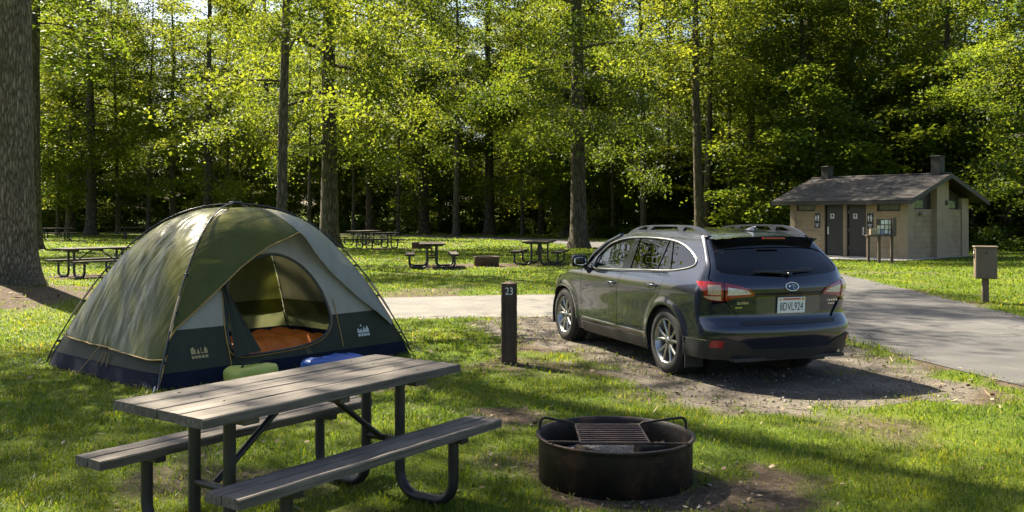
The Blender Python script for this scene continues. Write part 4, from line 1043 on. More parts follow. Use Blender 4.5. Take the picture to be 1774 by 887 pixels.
def cushion(name, L, W, Hh, m_, loc, rz, e1=4, seed=1, wr=.012):
    """a soft stuffed shape: a rounded box with wrinkles, flat underneath"""
    vs = []; fs = []; nu, nv = 40, 20
    for j in range(nv + 1):
        ph = -PI / 2 + PI * j / nv
        for i in range(nu):
            th = 2 * PI * i / nu; c = lambda t_, e: math.copysign(abs(t_) ** e, t_)
            x = L / 2 * c(math.cos(ph), .35) * c(math.cos(th), .4); y = W / 2 * c(math.cos(ph), .35) * c(math.sin(th), .4); z = Hh / 2 + Hh / 2 * c(math.sin(ph), .55)
            k = float(fbm(np.array([x * 9 + seed]), np.array([y * 9 + z * 7]), seed, 3)[0]) - .5
            vs.append((x * (1 + k * wr * 8), y * (1 + k * wr * 8), max(0, z + k * wr * 3)))
    for j in range(nv):
        for i in range(nu): fs.append((j * nu + i, j * nu + (i + 1) % nu, (j + 1) * nu + (i + 1) % nu, (j + 1) * nu + i))
    o = np_mesh(name, vs, fs, m_, None, True); o.location = loc; o.rotation_euler = (0, 0, rz); return o
o = cushion('storage_bag', .50, .28, .185, mat('lime_nylon', [(.3, (.40, .42, .07)), (.7, (.52, .54, .12))], scale=4, rough=.5, bump=.3), (-2.52, 8.92, .0), .86, seed=3)
MB().tube([(-.12, -.02, .178), (-.09, -.02, .208), (.09, -.02, .208), (.12, -.02, .178)], .011, 6).build('carry_handle', wall_green, o); MB().tube([(-.225, -.02, .145), (0, -.03, .188), (.225, -.02, .145)], .006, 5).build('zip', wall_green, o); tag(o, 'pale yellow green storage bag on the grass in front of the tent', 'bag')
o = cushion('rolled_mat', .68, .32, .165, mat('blue_nylon', [(.3, (.015, .07, .30)), (.7, (.03, .12, .42))], scale=4, rough=.45, bump=.3), (-1.86, 9.62, .0), .86, seed=8)
m = MB()
for x in (-.16, .16): MB().tube([(x, -.16, .05), (x, -.10, .146), (x, 0, .170), (x, .10, .146), (x, .16, .05)], .010, 6).build('strap', navy, o)
tag(o, 'flat bright blue bag on the ground below the tent doorway', 'bag')
# ================================================================== car
CARF = Vector((-.337, .9415, 0)).normalized()
CAX = Vector((2.39, 9.71, 0)); CORG = CAX - CARF * .92
XRA, XFA, WR = 1.01, 3.68, .338          # axles, wheel radius
WZ = Spl([.18, .30, .42, .60, .78, .88, .95, 1.01, 1.10, 1.2, 1.3, 1.40, 1.46, 1.6], [.78, .822, .836, .838, .848, .851, .843, .820, .778, .730, .685, .637, .60, .50])
XR = Spl([.15, .30, .42, .58, .63, .70, .80, .875, .90, .98, 1.05, 1.15, 1.24, 1.33, 1.40, 1.5], [.10, .045, .005, .0, .045, .062, .055, .045, .035, .045, .085, .18, .275, .365, .44, .55])
XF = Spl([.15, .30, .42, .60, .70, .78, .86, .93, 1.05], [4.28, 4.40, 4.44, 4.44, 4.41, 4.34, 4.20, 4.02, 3.7])
BOW = .075
def carW(x, z):
    wv = WZ(z) * (1 - .055 * np.clip((x - 2.3) / 1.9, 0, 1.2) ** 2) * (1 - .02 * np.clip((1.0 - x) / 1.0, 0, 1) ** 2)
    for xa in (XRA, XFA):
        d = np.hypot(x - xa, (z - .33)); wv = wv + .016 * np.exp(-((d - .40) / .05) ** 2) * (z > .2)
    return wv
def _bez(p0, p1, p2, t): return p0 * (1 - t) ** 2 + 2 * p1 * t * (1 - t) + p2 * t * t
def carP(q, z):
    """wraps the left half of the body: q = x along the side, then round the rear (q<.45) or the front (q>3.85)"""
    q = np.asarray(q, float); z = np.asarray(z, float); q, z = np.broadcast_arrays(q, z)
    xr = XR(z); kz = np.clip((z - .97) / .22, 0, 1); kz = kz * kz * (3 - 2 * kz); S = np.minimum(xr + .36 - .17 * kz, .74); xf = XF(z); Sf = xf - .46
    x = np.where(q >= .75, q, S + (q - .45) / .3 * (.75 - S)); x = np.where(q > 3.55, 3.55 + (q - 3.55) / .30 * (Sf - 3.55), x)
    y = carW(x, z)
    Wc = carW(S, z); y2 = Wc * (.64 + .15 * kz); t = np.clip((.45 - q) / .5, 0, 1); x2 = xr + BOW; x1 = x2 + 2 * BOW / y2 * (Wc - y2)
    x1 = np.minimum(x1, S - .02)
    m = (q < .45) & (q > -.05); x = np.where(m, _bez(S, x1, x2, t), x); y = np.where(m, _bez(Wc, Wc, y2, t), y)
    m = q <= -.05; yr = y2 * (1 + (q + .05) / .55); x = np.where(m, xr + BOW * (yr / y2) ** 2, x); y = np.where(m, yr, y)
    Wf = carW(Sf, z); y3 = Wf * .55; tf = np.clip((q - 3.85) / .6, 0, 1); x3 = xf - .10; x4 = x3 - .2 / y3 * (Wf - y3)
    m = (q > 3.85) & (q < 4.45); x = np.where(m, _bez(Sf, np.maximum(x4, Sf + .05), x3, tf), x); y = np.where(m, _bez(Wf, Wf, y3, tf), y)
    m = q >= 4.45; yf = y3 * (1 - (q - 4.45) / .55); x = np.where(m, xf - .10 * (yf / y3) ** 2, x); y = np.where(m, yf, y)
    return np.stack([x, y, z + .0 * q], 1) if q.ndim else np.array([x, y, z])
def sq(x, z):
    lo, hi = -.05, .75
    if x >= .75: return x
    for _ in range(40):
        c = (lo + hi) / 2
        if float(carP(np.array([c]), np.array([z]))[0, 0]) < x: lo = c
        else: hi = c
    return lo
def rq(y, z):
    lo, hi = -.62, .45
    for _ in range(40):
        c = (lo + hi) / 2
        if float(carP(np.array([c]), np.array([z]))[0, 1]) < y: lo = c
        else: hi = c
    return lo
def rw(fr, z): return (rq(float(fr * carW(XR(z) + .25, z)), z), z)
def S_(pts): return [(sq(x, z) if x < .75 else x, z) for x, z in pts]
def R_(pts): return [(rq(y, z) if y > 0 else -.60, z) for y, z in pts]
CC = (2.2, 0, .75)
def paint_mat():
    m, nt, N, L, out = nodes('grey_metallic_paint')
    tc = N('ShaderNodeTexCoord'); nz = N('ShaderNodeTexNoise', Scale=900, Detail=2); L(tc.outputs['Object'], nz.inputs['Vector'])
    c = ramp(N, L, nz.outputs['Fac'], [(.35, (.010, .014, .028)), (.65, (.021, .028, .054))])
    n2 = N('ShaderNodeTexNoise', Scale=3.2, Detail=8, Roughness=.7); L(tc.outputs['Object'], n2.inputs['Vector'])
    b = N('ShaderNodeBsdfPrincipled', Metallic=.5, Roughness=.24); b.inputs['Coat Weight'].default_value = 1; L(c, b.inputs['Base Color'])
    r = ramp(N, L, n2.outputs['Fac'], [(.4, (.01, .01, .01)), (.75, (.06, .06, .06))]); L(r, b.inputs['Coat Roughness'])
    n3 = N('ShaderNodeTexNoise', Scale=2.2, Detail=2); L(tc.outputs['Object'], n3.inputs['Vector'])
    bp = N('ShaderNodeBump', Strength=.025, Distance=.02); L(n3.outputs['Fac'], bp.inputs['Height']); L(bp.outputs[0], b.inputs['Coat Normal'])
    L(b.outputs[0], out.inputs[0]); return m
paint = paint_mat()
clad = mat('black_cladding', [(.3, (.014, .014, .015)), (.7, (.024, .024, .025))], scale=8, rough=.55, bump=.1, bscale=200, dirt=((.07, .06, .05), 3, .6, .85))
gloss_black = mat('gloss_black', (.006, .006, .007), rough=.08)
chrome = mat('chrome', (.75, .75, .76), rough=.12, metal=1); satin = mat('satin_silver', (.42, .42, .42), rough=.3, metal=1)
tint = glass_mat('tinted_glass', (.055, .065, .06), .0); clear_glass = glass_mat('side_glass', (.34, .42, .37), .0); rear_tint = glass_mat('rear_glass', (.06, .07, .08), .0)
rubber = mat('tyre_rubber', [(.3, (.012, .012, .012)), (.7, (.028, .026, .024))], scale=9, rough=.85, bump=.2, bscale=80, dirt=((.075, .065, .05), 4, .6, .85))
alloy = mat('alloy', [(.3, (.34, .34, .33)), (.7, (.46, .46, .45))], scale=4, rough=.28, metal=.9, dirt=((.16, .14, .12), 9, .62, .85))
red_lens = mat('red_lens', [(.3, (.20, .004, .006)), (.7, (.32, .008, .010))], scale=30, rough=.08, coat=1, spec=.6); dark_red = mat('dark_red_lens', (.10, .003, .005), rough=.1, coat=1)
clear_lens = mat('clear_lens', [(.35, (.45, .42, .36)), (.65, (.75, .72, .66))], scale=60, rough=.1, coat=1); amber_lens = mat('amber_lens', [(.35, (.40, .24, .12)), (.65, (.62, .48, .36))], scale=50, rough=.1, coat=1)
inner = mat('dark_interior', [(.3, (.012, .012, .013)), (.7, (.022, .021, .02))], scale=5, rough=.8)
car = empty('parked_car', CORG, math.atan2(CARF.y, CARF.x)); tag(car, 'dark grey estate car with roof rails parked on the gravel pad', 'car')
DLO = [(2.81, .985), (2.80, 1.08), (2.77, 1.155), (2.614, 1.275), (2.45, 1.325), (2.25, 1.362), (1.954, 1.383), (1.567, 1.386), (1.199, 1.374), (.952, 1.346), (.743, 1.286), (.60, 1.222), (.535, 1.175), (.55, 1.13), (.762, 1.087), (.998, 1.062), (1.5, 1.042), (2.0, 1.018), (2.45, 1.0)]
DLO = smoothpoly(DLO, 1)
DLOq = S_(DLO)
def arc(xc, r, a0, a1, n=22, zc=.33): return [(xc + r * math.cos(math.radians(a0 + (a1 - a0) * i / n)), zc + r * math.sin(math.radians(a0 + (a1 - a0) * i / n))) for i in range(n + 1)]
ar = .385; lo = -16.6
quarter = S_([(3.10, .954), (2.84, .966), (2.45, .985), (1.99, .999), (.985, 1.048)]) + [(1.05, .93), (1.147, .79), (1.27, .68), (1.385, .54), (1.425, .40), (1.428, .22)] + arc(XRA, ar, lo, 180 - lo)[:][0:23]
quarter += S_([(.615, .42), (.60, .575)]) + S_([(.40, .62), (.30, .697)]) + R_([(.76, .797), (.665, .815), (.672, .92)]) + [rw(.962, 1.03), rw(.968, 1.13), rw(.970, 1.24), rw(.972, 1.33), rw(.972, 1.402)] + S_([(.62, 1.425), (.85, 1.440)]) + [(1.2, 1.452), (1.6, 1.452), (2.0, 1.440), (2.3, 1.412), (2.40, 1.395), (2.67, 1.305), (2.89, 1.165), (2.99, 1.02)]
sill = [(1.432, .20), (3.135, .20), (3.135, .322), (1.432, .322)]
fender = arc(XFA, ar, 180 - lo, lo)
fender = [(3.140, .215), (3.140, .86), (3.108, .952), (3.4, .938), (3.7, .895), (3.95, .84), (4.2, .80), (4.45, .775), (5.0, .77), (5.0, .22), (4.3, .22), (4.07, .22)] + arc(XFA, ar, lo, 180 - lo)
body = panels('body', [(quarter, [DLOq]), (fender, [])], paint, car, carP, .035, .02, 0, CC, True)
for sgn in (1, -1): panels('sill_cladding', [(sill, [])], clad, car, carP, .08, .03, .006, CC, False, (sgn,))
fd = [(3.132, .328), (3.132, .86), (3.098, .946), (2.84, .958), (2.45, .977), (1.996, .990), (2.06, .90), (2.112, .75), (2.140, .328)]
rd = [(2.132, .328), (2.104, .75), (2.052, .90), (1.986, .991), (.992, 1.040), (1.056, .93), (1.153, .793), (1.276, .684), (1.391, .543), (1.431, .40), (1.434, .328)]
for sgn in (1, -1):
    for poly, hx, hz in ((fd, 2.23, .845), (rd, 1.255, .885)):
        d = panels('door', [(poly, [])], paint, car, carP, .04, .02, 0, CC, False, (sgn,))
        p0, n0 = surf(carP, np.array([[hx, hz]])); p0 = p0[0]; y0 = p0[1]
        MB().lathe([(0, -.004), (.045, -.004), (.058, .0015), (.062, .003)], 24, axis='y', c=(0, 0, 0)).build('handle_cup', clad, d).matrix_local = Matrix.Translation((hx, sgn * (y0 + .001), hz)) @ Matrix.Diagonal((1.25, sgn * 1, .62, 1))
        m = MB(); m.tube([(hx - .10, sgn * (y0 + .004), hz + .012), (hx - .08, sgn * (y0 + .026), hz + .014), (hx, sgn * (y0 + .032), hz + .016), (hx + .08, sgn * (y0 + .028), hz + .016), (hx + .10, sgn * (y0 + .006), hz + .016)], [.010, .013, .014, .013, .010], 10); m.build('door_handle', paint, d)
        strip_ = [(poly[0][0] - .004 if poly is fd else 2.126, .345), (2.146 if poly is fd else 1.42, .362)]
        zz = (.362, .378); x0, x1 = (2.150, 3.126) if poly is fd else (1.425, 2.124)
        panels('chrome_strip', [([(x0, zz[0] + (3.1 - x0) * .0), (x1, zz[0]), (x1, zz[1]), (x0, zz[1])], [])], satin, d, carP, .1, .008, .008, CC, False, (sgn,))
# glazing, pillars, chrome outline
zb = lambda x: float(np.interp(x, [.55, .762, .998, 1.5, 2.0, 2.45, 2.81], [1.13, 1.087, 1.062, 1.042, 1.018, 1.0, .985])); zt_ = lambda x: float(np.interp(x, [.743, .952, 1.199, 1.567, 1.954, 2.25], [1.286, 1.346, 1.374, 1.386, 1.383, 1.362]))
fwin = [(2.765, .990), (2.79, 1.09), (2.765, 1.150), (2.614, 1.27), (2.45, 1.32), (2.25, 1.357), (2.035, 1.378), (2.055, 1.018)]
rwin = [(1.855, 1.030), (1.92, 1.379), (1.567, 1.381), (1.215, 1.369), (1.095, 1.062), (1.5, 1.046)]
qwin = [(.985, 1.068), (1.165, 1.366), (.952, 1.340), (.75, 1.281), (.605, 1.217), (.545, 1.174), (.558, 1.134), (.765, 1.092)]
for sgn in (1, -1):
    panels('side_window', [(fwin, [])], clear_glass, car, carP, .05, 0, -.012, CC, False, (sgn,))
    panels('side_window', [(rwin, [])], tint, car, carP, .05, 0, -.012, CC, False, (sgn,))
    panels('side_window', [(S_(qwin), [])], tint, car, carP, .04, 0, -.012, CC, False, (sgn,))
    bp_ = [(2.058, 1.012), (2.038, 1.384), (1.916, 1.384), (1.850, 1.022)]; cp_ = [(1.098, 1.058), (1.218, 1.374), (1.160, 1.37), (.980, 1.063)]; mp_ = [(2.81, .985), (2.80, 1.08), (2.77, 1.155), (2.715, 1.19), (2.735, .988)]
    dv_ = [(1.285, 1.052), (1.262, 1.376), (1.240, 1.376), (1.258, 1.053)]
    for pp_ in (bp_, cp_, mp_, dv_): panels('window_pillar', [(pp_, [])], gloss_black, car, carP, .05, .02, -.004, CC, False, (sgn,))
    pts, n_ = surf(carP, np.array(resample(DLOq + DLOq[:1], .03, False))); pts = pts + np.array([0, 1, 0]) * .004; pts[:, 1] *= sgn
    MB().tube(pts, .0095, 8, cap=False).build('window_trim', satin, car)
# bonnet, windscreen, roof
RXS = np.linspace(.36, 2.45, 60); RZC = lambda x: np.interp(x, [.36, .50, .62, .85, 1.2, 1.6, 2.0, 2.3, 2.40], [1.392, 1.402, 1.424, 1.439, 1.451, 1.451, 1.439, 1.411, 1.394])
RYS = np.array([.968 * float(WZ(RZC(x))) * (1 - .02 * min(1, max(0, 1 - x)) ** 2) if x < .55 else float(carP(np.array([sq(x, float(RZC(x)))]), np.array([float(RZC(x))]))[0, 1]) for x in RXS])
def roofP(t, x):
    """t across -1..1, x along"""
    t = np.asarray(t, float); x = np.asarray(x, float)
    zc = np.interp(x, [.36, .50, .62, .85, 1.2, 1.6, 2.0, 2.3, 2.40], [1.392, 1.402, 1.424, 1.439, 1.451, 1.451, 1.439, 1.411, 1.394]); ye = np.interp(x, RXS, RYS)
    cr = np.interp(x, [.36, .5, .9, 1.6, 2.2, 2.4], [.022, .032, .040, .045, .042, .035])
    xx = x + np.where(x < .9, -(.055) * (1 - t * t) * np.clip((.9 - x) / .5, 0, 1), 0) + np.where(x > 2.1, .12 * (1 - t * t) * np.clip((x - 2.1) / .3, 0, 1), 0)
    return np.stack([xx, t * ye, zc + cr * (1 - np.abs(t) ** 2.6)], 1)
roofpoly = [(-1, .42), (-1, 2.40), (1, 2.40), (1, .42)]
rf = panels('roof', [(roofpoly, [])], paint, car, roofP, .05, 0, 0, (1.5, 0, 0))
def spoilP(t, v):
    p = roofP(t, np.full(np.shape(t), .42)); q = p.copy(); q[:, 2] -= .05 * v + .004; q[:, 0] += .10 * v; return q
panels('spoiler_lip', [([(-.97, 0), (-.97, 1), (.97, 1), (.97, 0)], [])], gloss_black, rf, spoilP, .08, 0, 0, (3, 0, 1.2))
def bonP(t, x):
    t = np.asarray(t, float); x = np.asarray(x, float); q = x
    zc = np.interp(x, [3.108, 3.4, 3.7, 3.95, 4.2], [.952, .938, .895, .84, .80]); P_ = carP(x, zc); xe, ye = P_[:, 0], P_[:, 1]
    xc = 3.0 + (x - 3.108) / (4.2 - 3.108) * (4.36 - 3.0)
    k = 1 - np.abs(t) ** 2.2
    return np.stack([xe + (xc - xe) * k, ye * t, zc + .075 * (1 - np.abs(t) ** 3) * np.interp(x, [3.1, 3.9, 4.2], [1, .9, .35])], 1)
panels('bonnet', [([(-1, 3.108), (-1, 4.2), (1, 4.2), (1, 3.108)], [])], paint, car, bonP, .06, 0, 0, (3.6, 0, 0))
def wsP(t, v):
    a = roofP(t, np.full(np.shape(t), 2.40)); b = bonP(t * .99, np.full(np.shape(t), 3.11)); v = np.asarray(v)[:, None]; p = a * (1 - v) + b * v; p[:, 2] += .03 * (4 * v[:, 0] * (1 - v[:, 0])); p[:, 0] += .02 * 4 * v[:, 0] * (1 - v[:, 0]); return p
panels('windscreen', [([(-.97, .03), (-.97, .98), (.97, .98), (.97, .03)], [])], glass_mat('windscreen_glass', (.62, .70, .64), .0), car, wsP, .08, 0, 0, (1.5, 0, .6))
for sgn in (1, -1): MB().tube([(2.39, sgn * .632, 1.395), (2.67, sgn * .68, 1.30), (2.89, sgn * .745, 1.16), (3.0, sgn * .80, 1.02), (3.09, sgn * .81, .955)], [.028, .03, .032, .034, .02], 10).build('windscreen_pillar', paint, car)
# tailgate
gate = R_([(0, .632), (.515, .632), (.640, .805), (.662, .92)]) + [rw(.952, 1.03), rw(.958, 1.13), rw(.960, 1.24), rw(.962, 1.33), rw(.962, 1.39)] + R_([(.40, 1.396), (0, 1.400)]) + [(-.60, 1.372)] + R_([(.32, 1.370)]) + [rw(.90, 1.362), rw(.905, 1.25), rw(.905, 1.115)] + R_([(.66, 1.082), (.50, 1.060), (.2, 1.042)]) + [(-.60, 1.036)]
tg = panels('tailgate', [(gate, [])], paint, car, carP, .035, .02, 0, CC, True)
rg = [(-.60, 1.036)] + R_([(.2, 1.042), (.50, 1.060), (.66, 1.082)]) + [rw(.905, 1.115), rw(.905, 1.25), rw(.90, 1.362)] + R_([(.32, 1.370)]) + [(-.60, 1.372)]
panels('rear_window', [(rg, [])], rear_tint, tg, carP, .05, 0, -.006, CC, True)
panels('window_band', [([(-.6, 1.318)] + R_([(.3, 1.312), (.50, 1.300)]) + [rw(.90, 1.26), rw(.897, 1.36)] + R_([(.32, 1.368)]) + [(-.6, 1.370)], [])], gloss_black, tg, carP, .05, 0, .001, CC, True)
panels('plate_recess', [(R_([(0, .672), (.25, .676), (.36, .70), (.365, .845), (.34, .865), (0, .870)]), [])], mat('recess_paint', (.075, .078, .088), rough=.3, metal=.6, coat=1), tg, carP, .05, .006, .003, CC, True)
panels('plate_garnish', [(R_([(0, .866), (.385, .862), (.40, .885), (0, .892)]), [])], gloss_black, tg, carP, .06, .02, .016, CC, True)
# number plate
def rearf(y, z, off=.0):
    p, n = surf(carP, np.array([[rq(abs(y), z), z]])); p = p[0]; n = n[0]
    if (p - np.array(CC)) @ n < 0: n = -n
    if y < 0: p = p * (1, -1, 1); n = n * (1, -1, 1)
    p = p + n * off; return frame(p, (0, -1, 0), n)
plate_w = mat('plate_white', [(.3, (.66, .67, .68)), (.7, (.76, .77, .78))], scale=5, rough=.4); plate_ink = mat('plate_ink', (.02, .025, .06), rough=.5)
M0 = rearf(.0, .772, .016)
pl = MB().box((0, 0, 0), (.315, .155, .008), bev=.003).build('number_plate', plate_w, tg); pl.matrix_local = M0
text_obj('plate_number', '8DVL924', .112, plate_ink, pl, Matrix.Translation((0, -.016, .0045)), .001, .62)
m = MB(); m.box((0, .060, .0048), (.20, .018, .002)); m.build('plate_header', mat('header_red', (.45, .12, .08), rough=.5), pl)
m = MB(); m.box((.128, .058, .0048), (.03, .026, .002)); m.box((-.13, .058, .0048), (.022, .02, .002)); m.build('plate_sticker', mat('sticker_orange', (.55, .28, .05), rough=.5), pl)
M1 = rearf(.0, .948, .006)
m = MB(); el = [(.072 * math.cos(a_ * PI / 16), .040 * math.sin(a_ * PI / 16), 0) for a_ in range(33)]; m.tube(el, .0055, 8, cap=False); em = m.build('emblem', chrome, tg); em.matrix_local = M1
m = MB(); m.extrude([(x, y) for x, y, _ in el[:-1]], -.004, .0015, lambda u, v, w_: (u, v, w_)); m.build('emblem_field', mat('emblem_blue', (.012, .018, .05), rough=.3), em)
m = MB()
for cx_, cy_, s_ in ((-.030, .004, .019), (.0, .015, .009), (.022, .016, .009), (.012, -.004, .009), (.036, .0, .009), (.014, -.020, .009)):
    st = []
    for k in range(8): r_ = s_ if k % 2 == 0 else s_ * .32; st.append((cx_ + r_ * math.cos(k * PI / 4), cy_ + r_ * math.sin(k * PI / 4) * .9))
    m.extrude(st, .0015, .005, lambda u, v, w_: (u, v, w_))
m.build('emblem_stars', chrome, em)
for (y, z, s, sz) in ((.485, .797, 'OUTBACK', .036), (.515, .750, 'SYMMETRIC', .019)):
    if s == 'SYMMETRIC': continue
    text_obj('badge', s, sz, chrome, tg, rearf(y, z, .008), .004, .95)
m = MB(); M2 = rearf(.515, .755, .003)
mm = MB()
for k in range(6): mm.box((-.05 + .02 * k, 0, 0), (.013, .012, .004))
o = mm.build('badge', chrome, tg); o.matrix_local = M2
for y_, z_, n_, s_ in ((-.50, .800, 7, 1.4), (-.515, .765, 5, 1.0)):
    mm = MB()
    for k in range(n_): mm.box(((k - (n_ - 1) / 2) * .02 * s_, 0, 0), (.013 * s_, .013 * s_, .004))
    o = mm.build('badge', chrome, tg); o.matrix_local = rearf(y_, z_, .004)
# tail lights: an outer lamp on the body and an inner one on the tailgate, each with lenses
for sgn in (1, -1):
    ot = S_([(.405, .995), (.28, 1.0)]) + R_([(.672, .990), (.668, .812), (.765, .820), (.81, .848)]) + S_([(.28, .895)])
    t1 = panels('tail_light', [(ot, [])], red_lens, car, carP, .03, .025, .012, CC, False, (sgn,))
    a_ = R_([(.785, .966), (.695, .966), (.690, .880), (.79, .878)])
    panels('clear_lens', [(a_, [])], amber_lens, t1, carP, .03, .004, .0135, CC, False, (sgn,))
    b_ = R_([(.812, .864), (.690, .866), (.688, .822), (.77, .830)])
    panels('indicator_lens', [(b_, [])], amber_lens, t1, carP, .03, .004, .0135, CC, False, (sgn,))
    it = R_([(.658, .987), (.56, .966), (.43, .926), (.385, .886), (.40, .868), (.56, .850), (.655, .816)])
    t2 = panels('tail_light', [(it, [])], red_lens, tg, carP, .03, .025, .012, CC, False, (sgn,))
    c_ = R_([(.640, .946), (.46, .918), (.42, .890), (.56, .880), (.64, .878)])
    panels('clear_lens', [(c_, [])], clear_lens, t2, carP, .03, .004, .0135, CC, False, (sgn,))
# rear bumper
bump = [(-.60, .355)] + R_([(.42, .360), (.52, .43), (.70, .47)]) + S_([(.20, .445), (.612, .425)]) + S_([(.598, .570)]) + S_([(.40, .615), (.30, .690)]) + R_([(.76, .790), (.660, .804), (.643, .800), (.518, .627), (0, .627)])
rb = panels('rear_bumper', [(bump, [])], paint, car, carP, .035, .03, .016, CC, True)
low_ = [(-.60, .27)] + R_([(.45, .27)]) + S_([(.15, .27), (.615, .265)]) + [(.598, .43)] + S_([(.20, .452)]) + R_([(.70, .478), (.52, .438), (.42, .372), (0, .366)])
lb = panels('bumper_cladding', [(low_, [])], clad, rb, carP, .04, .03, .026, CC, True)
panels('bumper_step', [(R_([(0, .585), (.52, .585), (.545, .615), (0, .618)]), [])], clad, rb, carP, .05, .0, .019, CC, True)
for sgn in (1, -1): panels('bumper_strip', [(S_([(.24, .452), (.596, .432)]) + S_([(.596, .440), (.24, .460)]), [])], satin, rb, carP, .05, 0, .030, CC, False, (sgn,))
for sgn in (1, -1):
    panels('reflector', [(R_([(.78, .385), (.69, .385), (.69, .455), (.775, .455)]), [])], red_lens, rb, carP, .03, .006, .031, CC, False, (sgn,))
MB().box((.30, 0, .265), (.5, 1.25, .03)).build('bumper_underside', clad, rb)
MB().tube([(.12, -.60, .285), (.45, -.60, .285)], .03, 14).build('tailpipe', satin, car)
# roof rails: moulded rails with raised feet and slots
def rail(sgn):
    outl = smoothpoly([(2.34, 1.418), (2.22, 1.462), (2.06, 1.510), (1.88, 1.532), (1.5, 1.545), (1.1, 1.547), (.92, 1.540), (.78, 1.516), (.66, 1.468), (.55, 1.414), (.70, 1.424), (.88, 1.434), (1.15, 1.447), (1.6, 1.450), (2.0, 1.438), (2.25, 1.412)], 1)
    holes = [[(2.10, 1.468), (1.94, 1.510), (1.84, 1.514), (1.88, 1.466)], [(1.78, 1.468), (1.70, 1.520), (1.20, 1.525), (1.14, 1.470), (1.5, 1.470)], [(1.07, 1.468), (1.04, 1.520), (.92, 1.516), (.80, 1.472), (.92, 1.464)]]
    dn = lambda P: [(x, z - .20 * max(0, z - 1.462)) for x, z in P]; outl = dn(outl); holes = [dn(h) for h in holes]
    V2, T2 = cdt(outl, holes, .04); lean = lambda x, z: .585 - .16 * (z - 1.42) - .018 * abs(x - 1.4)
    a = np.array([(x, sgn * (lean(x, z) + .018), z) for x, z in V2]); b = np.array([(x, sgn * (lean(x, z) - .018), z) for x, z in V2]); n = len(V2)
    bd = boundary(T2); m = MB(); m.add(np.vstack([a, b]), [tuple(t) for t in (T2 if sgn < 0 else T2[:, ::-1])] + [tuple(t + n) for t in (T2[:, ::-1] if sgn < 0 else T2)] + [((p, q, q + n, p + n)[::-1] if sgn < 0 else (p, q, q + n, p + n)) for p, q in bd])
    return m
rail_mat = mat('rail_grey', [(.3, (.024, .027, .033)), (.7, (.034, .038, .046))], scale=6, rough=.36, spec=.6)
for sgn in (1, -1): rail(sgn).build('roof_rail', rail_mat, car)
# antenna fin, brake lamp, wiper, mirrors
m = MB(); nseg = 12
vs = []; fs = []
for i in range(nseg + 1):
    t_ = i / nseg; x = .80 - .17 * t_; h_ = .065 * (t_ ** .7) * (1 - .25 * t_) ; wv = .028 * (1 - .75 * t_)
    z0 = 1.482 - .006 * t_
    vs += [(x, -wv, z0), (x + .02 * t_, -wv * .35, z0 + h_ * .7), (x + .0 - .03 * t_ , 0, z0 + h_), (x + .02 * t_, wv * .35, z0 + h_ * .7), (x, wv, z0)]
for i in range(nseg):
    for k in range(4): fs.append((i * 5 + k, i * 5 + k + 1, (i + 1) * 5 + k + 1, (i + 1) * 5 + k))
fs.append(tuple(nseg * 5 + k for k in range(5))); m.add(vs, fs, 0, True); m.build('antenna_fin', paint, rf)
m = MB(); m.box((.322, 0, 1.405), (.02, .26, .016), bev=.003); m.build('brake_lamp', red_lens, tg)
m = MB(); p0 = rearf(0, 1.055, .028).translation; 
m.lathe([(0, .02), (.022, .018), (.026, 0)], 14, c=(p0[0], p0[1], p0[2] - .008))
A1 = [rearf(y, z, .022).translation for y, z in ((.0, 1.052), (.12, 1.068), (.26, 1.074), (.37, 1.076))]; m.tube(A1, [.014, .012, .009, .006], 8)
A2 = [rearf(y, z, .018).translation for y, z in ((.34, 1.088), (.1, 1.08), (-.1, 1.082), (-.32, 1.092))]; m.tube(A2, [.006, .011, .011, .006], 8)
m.build('rear_wiper', gloss_black, tg)
for sgn in (1, -1):
    mr = cushion('mirror_tmp', .17, .20, .15, paint, (0, 0, 0), 0, seed=2, wr=0)
    mr.name = 'wing_mirror'; mr.parent = car; mr.location = (2.93, sgn * .955, 1.0); mr.rotation_euler = (0, 0, -sgn * .15); mr.data.materials[0] = gloss_black
    m = MB(); m.extrude(smoothpoly([(-.082, .020), (.082, .030), (.075, .125), (-.078, .118)], 2), -.083, -.079, lambda u, v, w_: (w_, u, v)); m.build('mirror_glass', mat('mirror', (.75, .8, .82), rough=.02, metal=1) if 'mirror' not in bpy.data.materials else bpy.data.materials['mirror'], mr)
    m = MB(); m.tube([(0.02, -sgn * .05, .03), (-.02, -sgn * .105, -.015), (-.04, -sgn * .13, -.06)], [.035, .03, .03], 10); m.build('mirror_stalk', gloss_black, mr)
